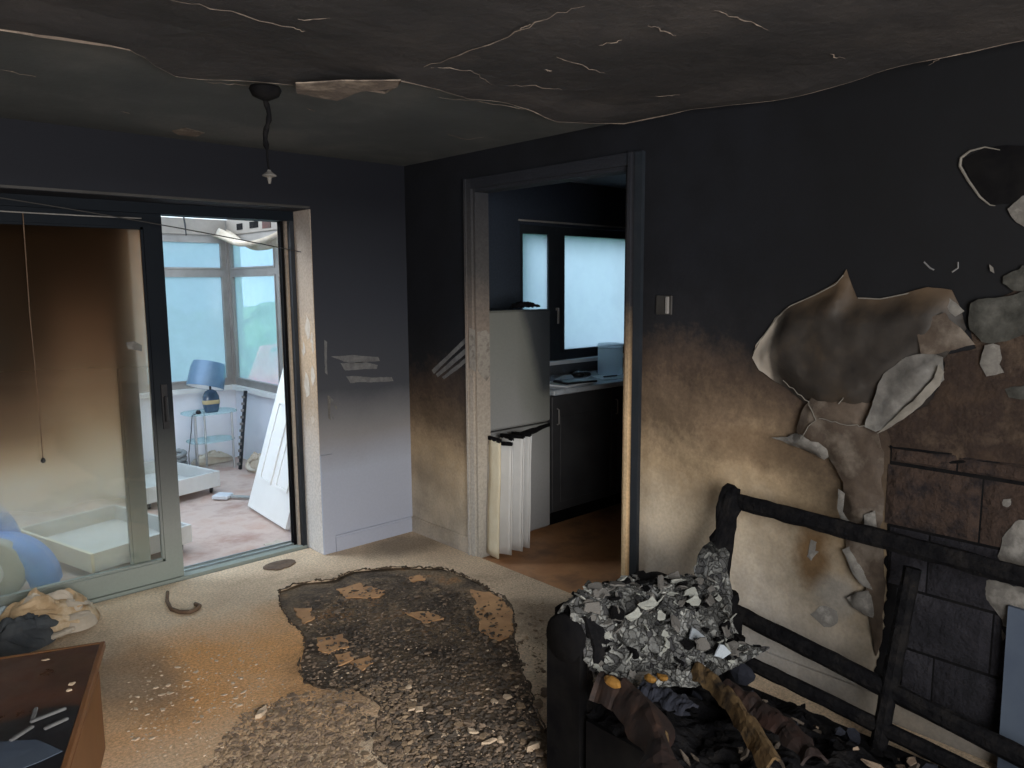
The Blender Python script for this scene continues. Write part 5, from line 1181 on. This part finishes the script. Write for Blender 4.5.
# ---- plaster flakes and rubble on the floor
def floor_z(x, y):
    if any(inside(b_, x, y) for b_ in BARE): return 0.011
    return 0.004 if inside(hole, x, y) else 0.0125
zones = [ # px polygon, count of big individual flakes, sizes, materials
    ([(230, 768), (250, 715), (300, 690), (400, 680), (430, 768)], 95, (.012, .026), ['flake_tan', 'flake_tan', 'flake_brown']),
    ([(128, 690), (140, 670), (230, 645), (260, 690), (200, 740), (130, 745)], 40, (.009, .019), ['flake_pale']),
    ([(380, 768), (400, 680), (500, 640), (556, 700), (556, 768)], 80, (.013, .032), ['flake_brown', 'flake_dark', 'flake_pale', 'flake_brown', 'flake_tan']),
    ([(300, 600), (400, 575), (500, 600), (510, 650), (330, 660)], 45, (.012, .03), ['flake_dark', 'flake_brown', 'flake_dark', 'flake_tan']),
    ([(500, 600), (555, 620), (552, 690), (520, 660)], 22, (.010, .020), ['flake_brown', 'flake_tan'])]
tot = 0
for zi, (pl, n, (s0, s1), mats) in enumerate(zones):
    xs = [p[0] for p in pl]; ys = [p[1] for p in pl]; k = 0
    lab = ['tan plaster flake in the dense rubble at the near end of the burnt hole', 'small tan plaster flake on the orange-brown carpet beside the cabinet', 'rubble flake in the black debris beside the sofa arm', 'charred flake inside the burnt carpet hole', 'small flake on the carpet between the hole and the sofa'][zi]
    grp = ['plaster flakes by the hole', 'plaster flakes on the browned carpet', 'flakes beside the sofa arm', 'charred flakes in the hole', 'flakes on the carpet by the sofa'][zi]
    while k < n:
        a, b = rnd.uniform(min(xs), max(xs)), rnd.uniform(min(ys), max(ys))
        if not inside(pl, a, b): continue
        q = wp(a, b, 2, .012); s_ = rnd.uniform(s0, s1); mt = rnd.choice(mats)
        o = put('plaster_flake' if mt not in ('flake_dark',) else 'charred_flake', rnd.choice(fm[mt]), (q.x, q.y, floor_z(q.x, q.y) + s_ * .13), s_, (rnd.uniform(-.12, .12), rnd.uniform(-.12, .12), rnd.uniform(0, 6.28)))
        tag(o, lab, 'flake', grp); k += 1; tot += 1
# one larger pale lump pair in the rubble
for a, b, s_, lb in ((488, 740, .035, 'pale plaster lump in the rubble, the bigger of a touching pair'), (500, 738, .03, 'pale plaster lump in the rubble, the smaller of a touching pair'), (533, 744, .045, 'flat pale plaster lump beside the sofa arm'), (262, 712, .05, 'long pale plaster lump on the tan carpet rubble'), (525, 636, .03, 'pale plaster lump on the carpet at the hole edge facing the kitchen')):
    q = wp(a, b, 2, .02); tag(put('plaster_lump', rnd.choice(fm['flake_pale']), (q.x, q.y, floor_z(q.x, q.y) + s_ * .2), (s_, s_ * .7, s_ * 1.6), (0, .05, rnd.uniform(0, 6))), lb, 'plaster', 'larger plaster lumps')
# uncountable grit: one mesh, several stones
RUB = MB(); RMAT = []; RSLOT = ['flake_tan', 'flake_brown', 'flake_dark', 'plaster_white', 'flake_pale']
def grit(pl, n, s0, s1, slot, seed):
    rd = random.Random(seed); xs = [p[0] for p in pl]; ys = [p[1] for p in pl]; k = 0
    while k < n:
        a, b = rd.uniform(min(xs), max(xs)), rd.uniform(min(ys), max(ys))
        if not inside(pl, a, b): continue
        k += 1; q = wp(a, b, 2, .012)
        if any(inside(b_, q.x, q.y) for b_ in BARE) and rd.random() < .55: continue
        s_ = rd.uniform(s0, s1) * (1 if rd.random() < .8 else 1.6); z = floor_z(q.x, q.y); an = rd.uniform(0, 6.28); c, s = math.cos(an) * s_, math.sin(an) * s_; f = rd.uniform(.4, .9); h = s_ * rd.uniform(.2, .55)
        RUB.add([(q.x + c, q.y + s, z), (q.x - s * f, q.y + c * f, z), (q.x - c * .9, q.y - s * .7, z), (q.x + s * f, q.y - c * f, z), (q.x + c * .5, q.y + s * .5, z + h), (q.x - c * .5, q.y - s * .4, z + h * rd.uniform(.5, 1.1))],
              [(0, 1, 4), (1, 5, 4), (1, 2, 5), (2, 3, 5), (3, 4, 5), (3, 0, 4)])
        RMAT.extend([slot] * 6)
grit([(190, 790), (240, 715), (300, 690), (410, 676), (440, 790)], 1900, .005, .013, 0, 1)
grit([(190, 790), (240, 715), (300, 690), (410, 676), (440, 790)], 1500, .005, .012, 1, 11)
grit([(128, 760), (128, 680), (150, 650), (250, 620), (300, 690), (240, 760)], 500, .003, .006, 4, 2)
grit([(300, 690), (300, 600), (400, 570), (500, 600), (520, 650), (540, 720), (538, 790), (240, 790)], 3200, .005, .012, 1, 3)
grit([(340, 700), (310, 600), (400, 572), (490, 600), (510, 650), (540, 720), (538, 790), (400, 790)], 2600, .006, .014, 2, 4)
grit([(300, 690), (310, 600), (400, 580), (500, 610), (540, 700), (538, 780), (250, 780)], 420, .003, .007, 4, 5)
grit([(500, 600), (545, 600), (540, 720), (520, 660)], 420, .003, .007, 0, 6)
ro = RUB.build('rubble', 'flake_tan'); tag(ro, 'loose tan, brown and black rubble strewn over the burnt hole and carpet', 'rubble', kind='stuff')
for k in RSLOT[1:]: ro.data.materials.append(M[k])
ro.data.polygons.foreach_set('material_index', RMAT)
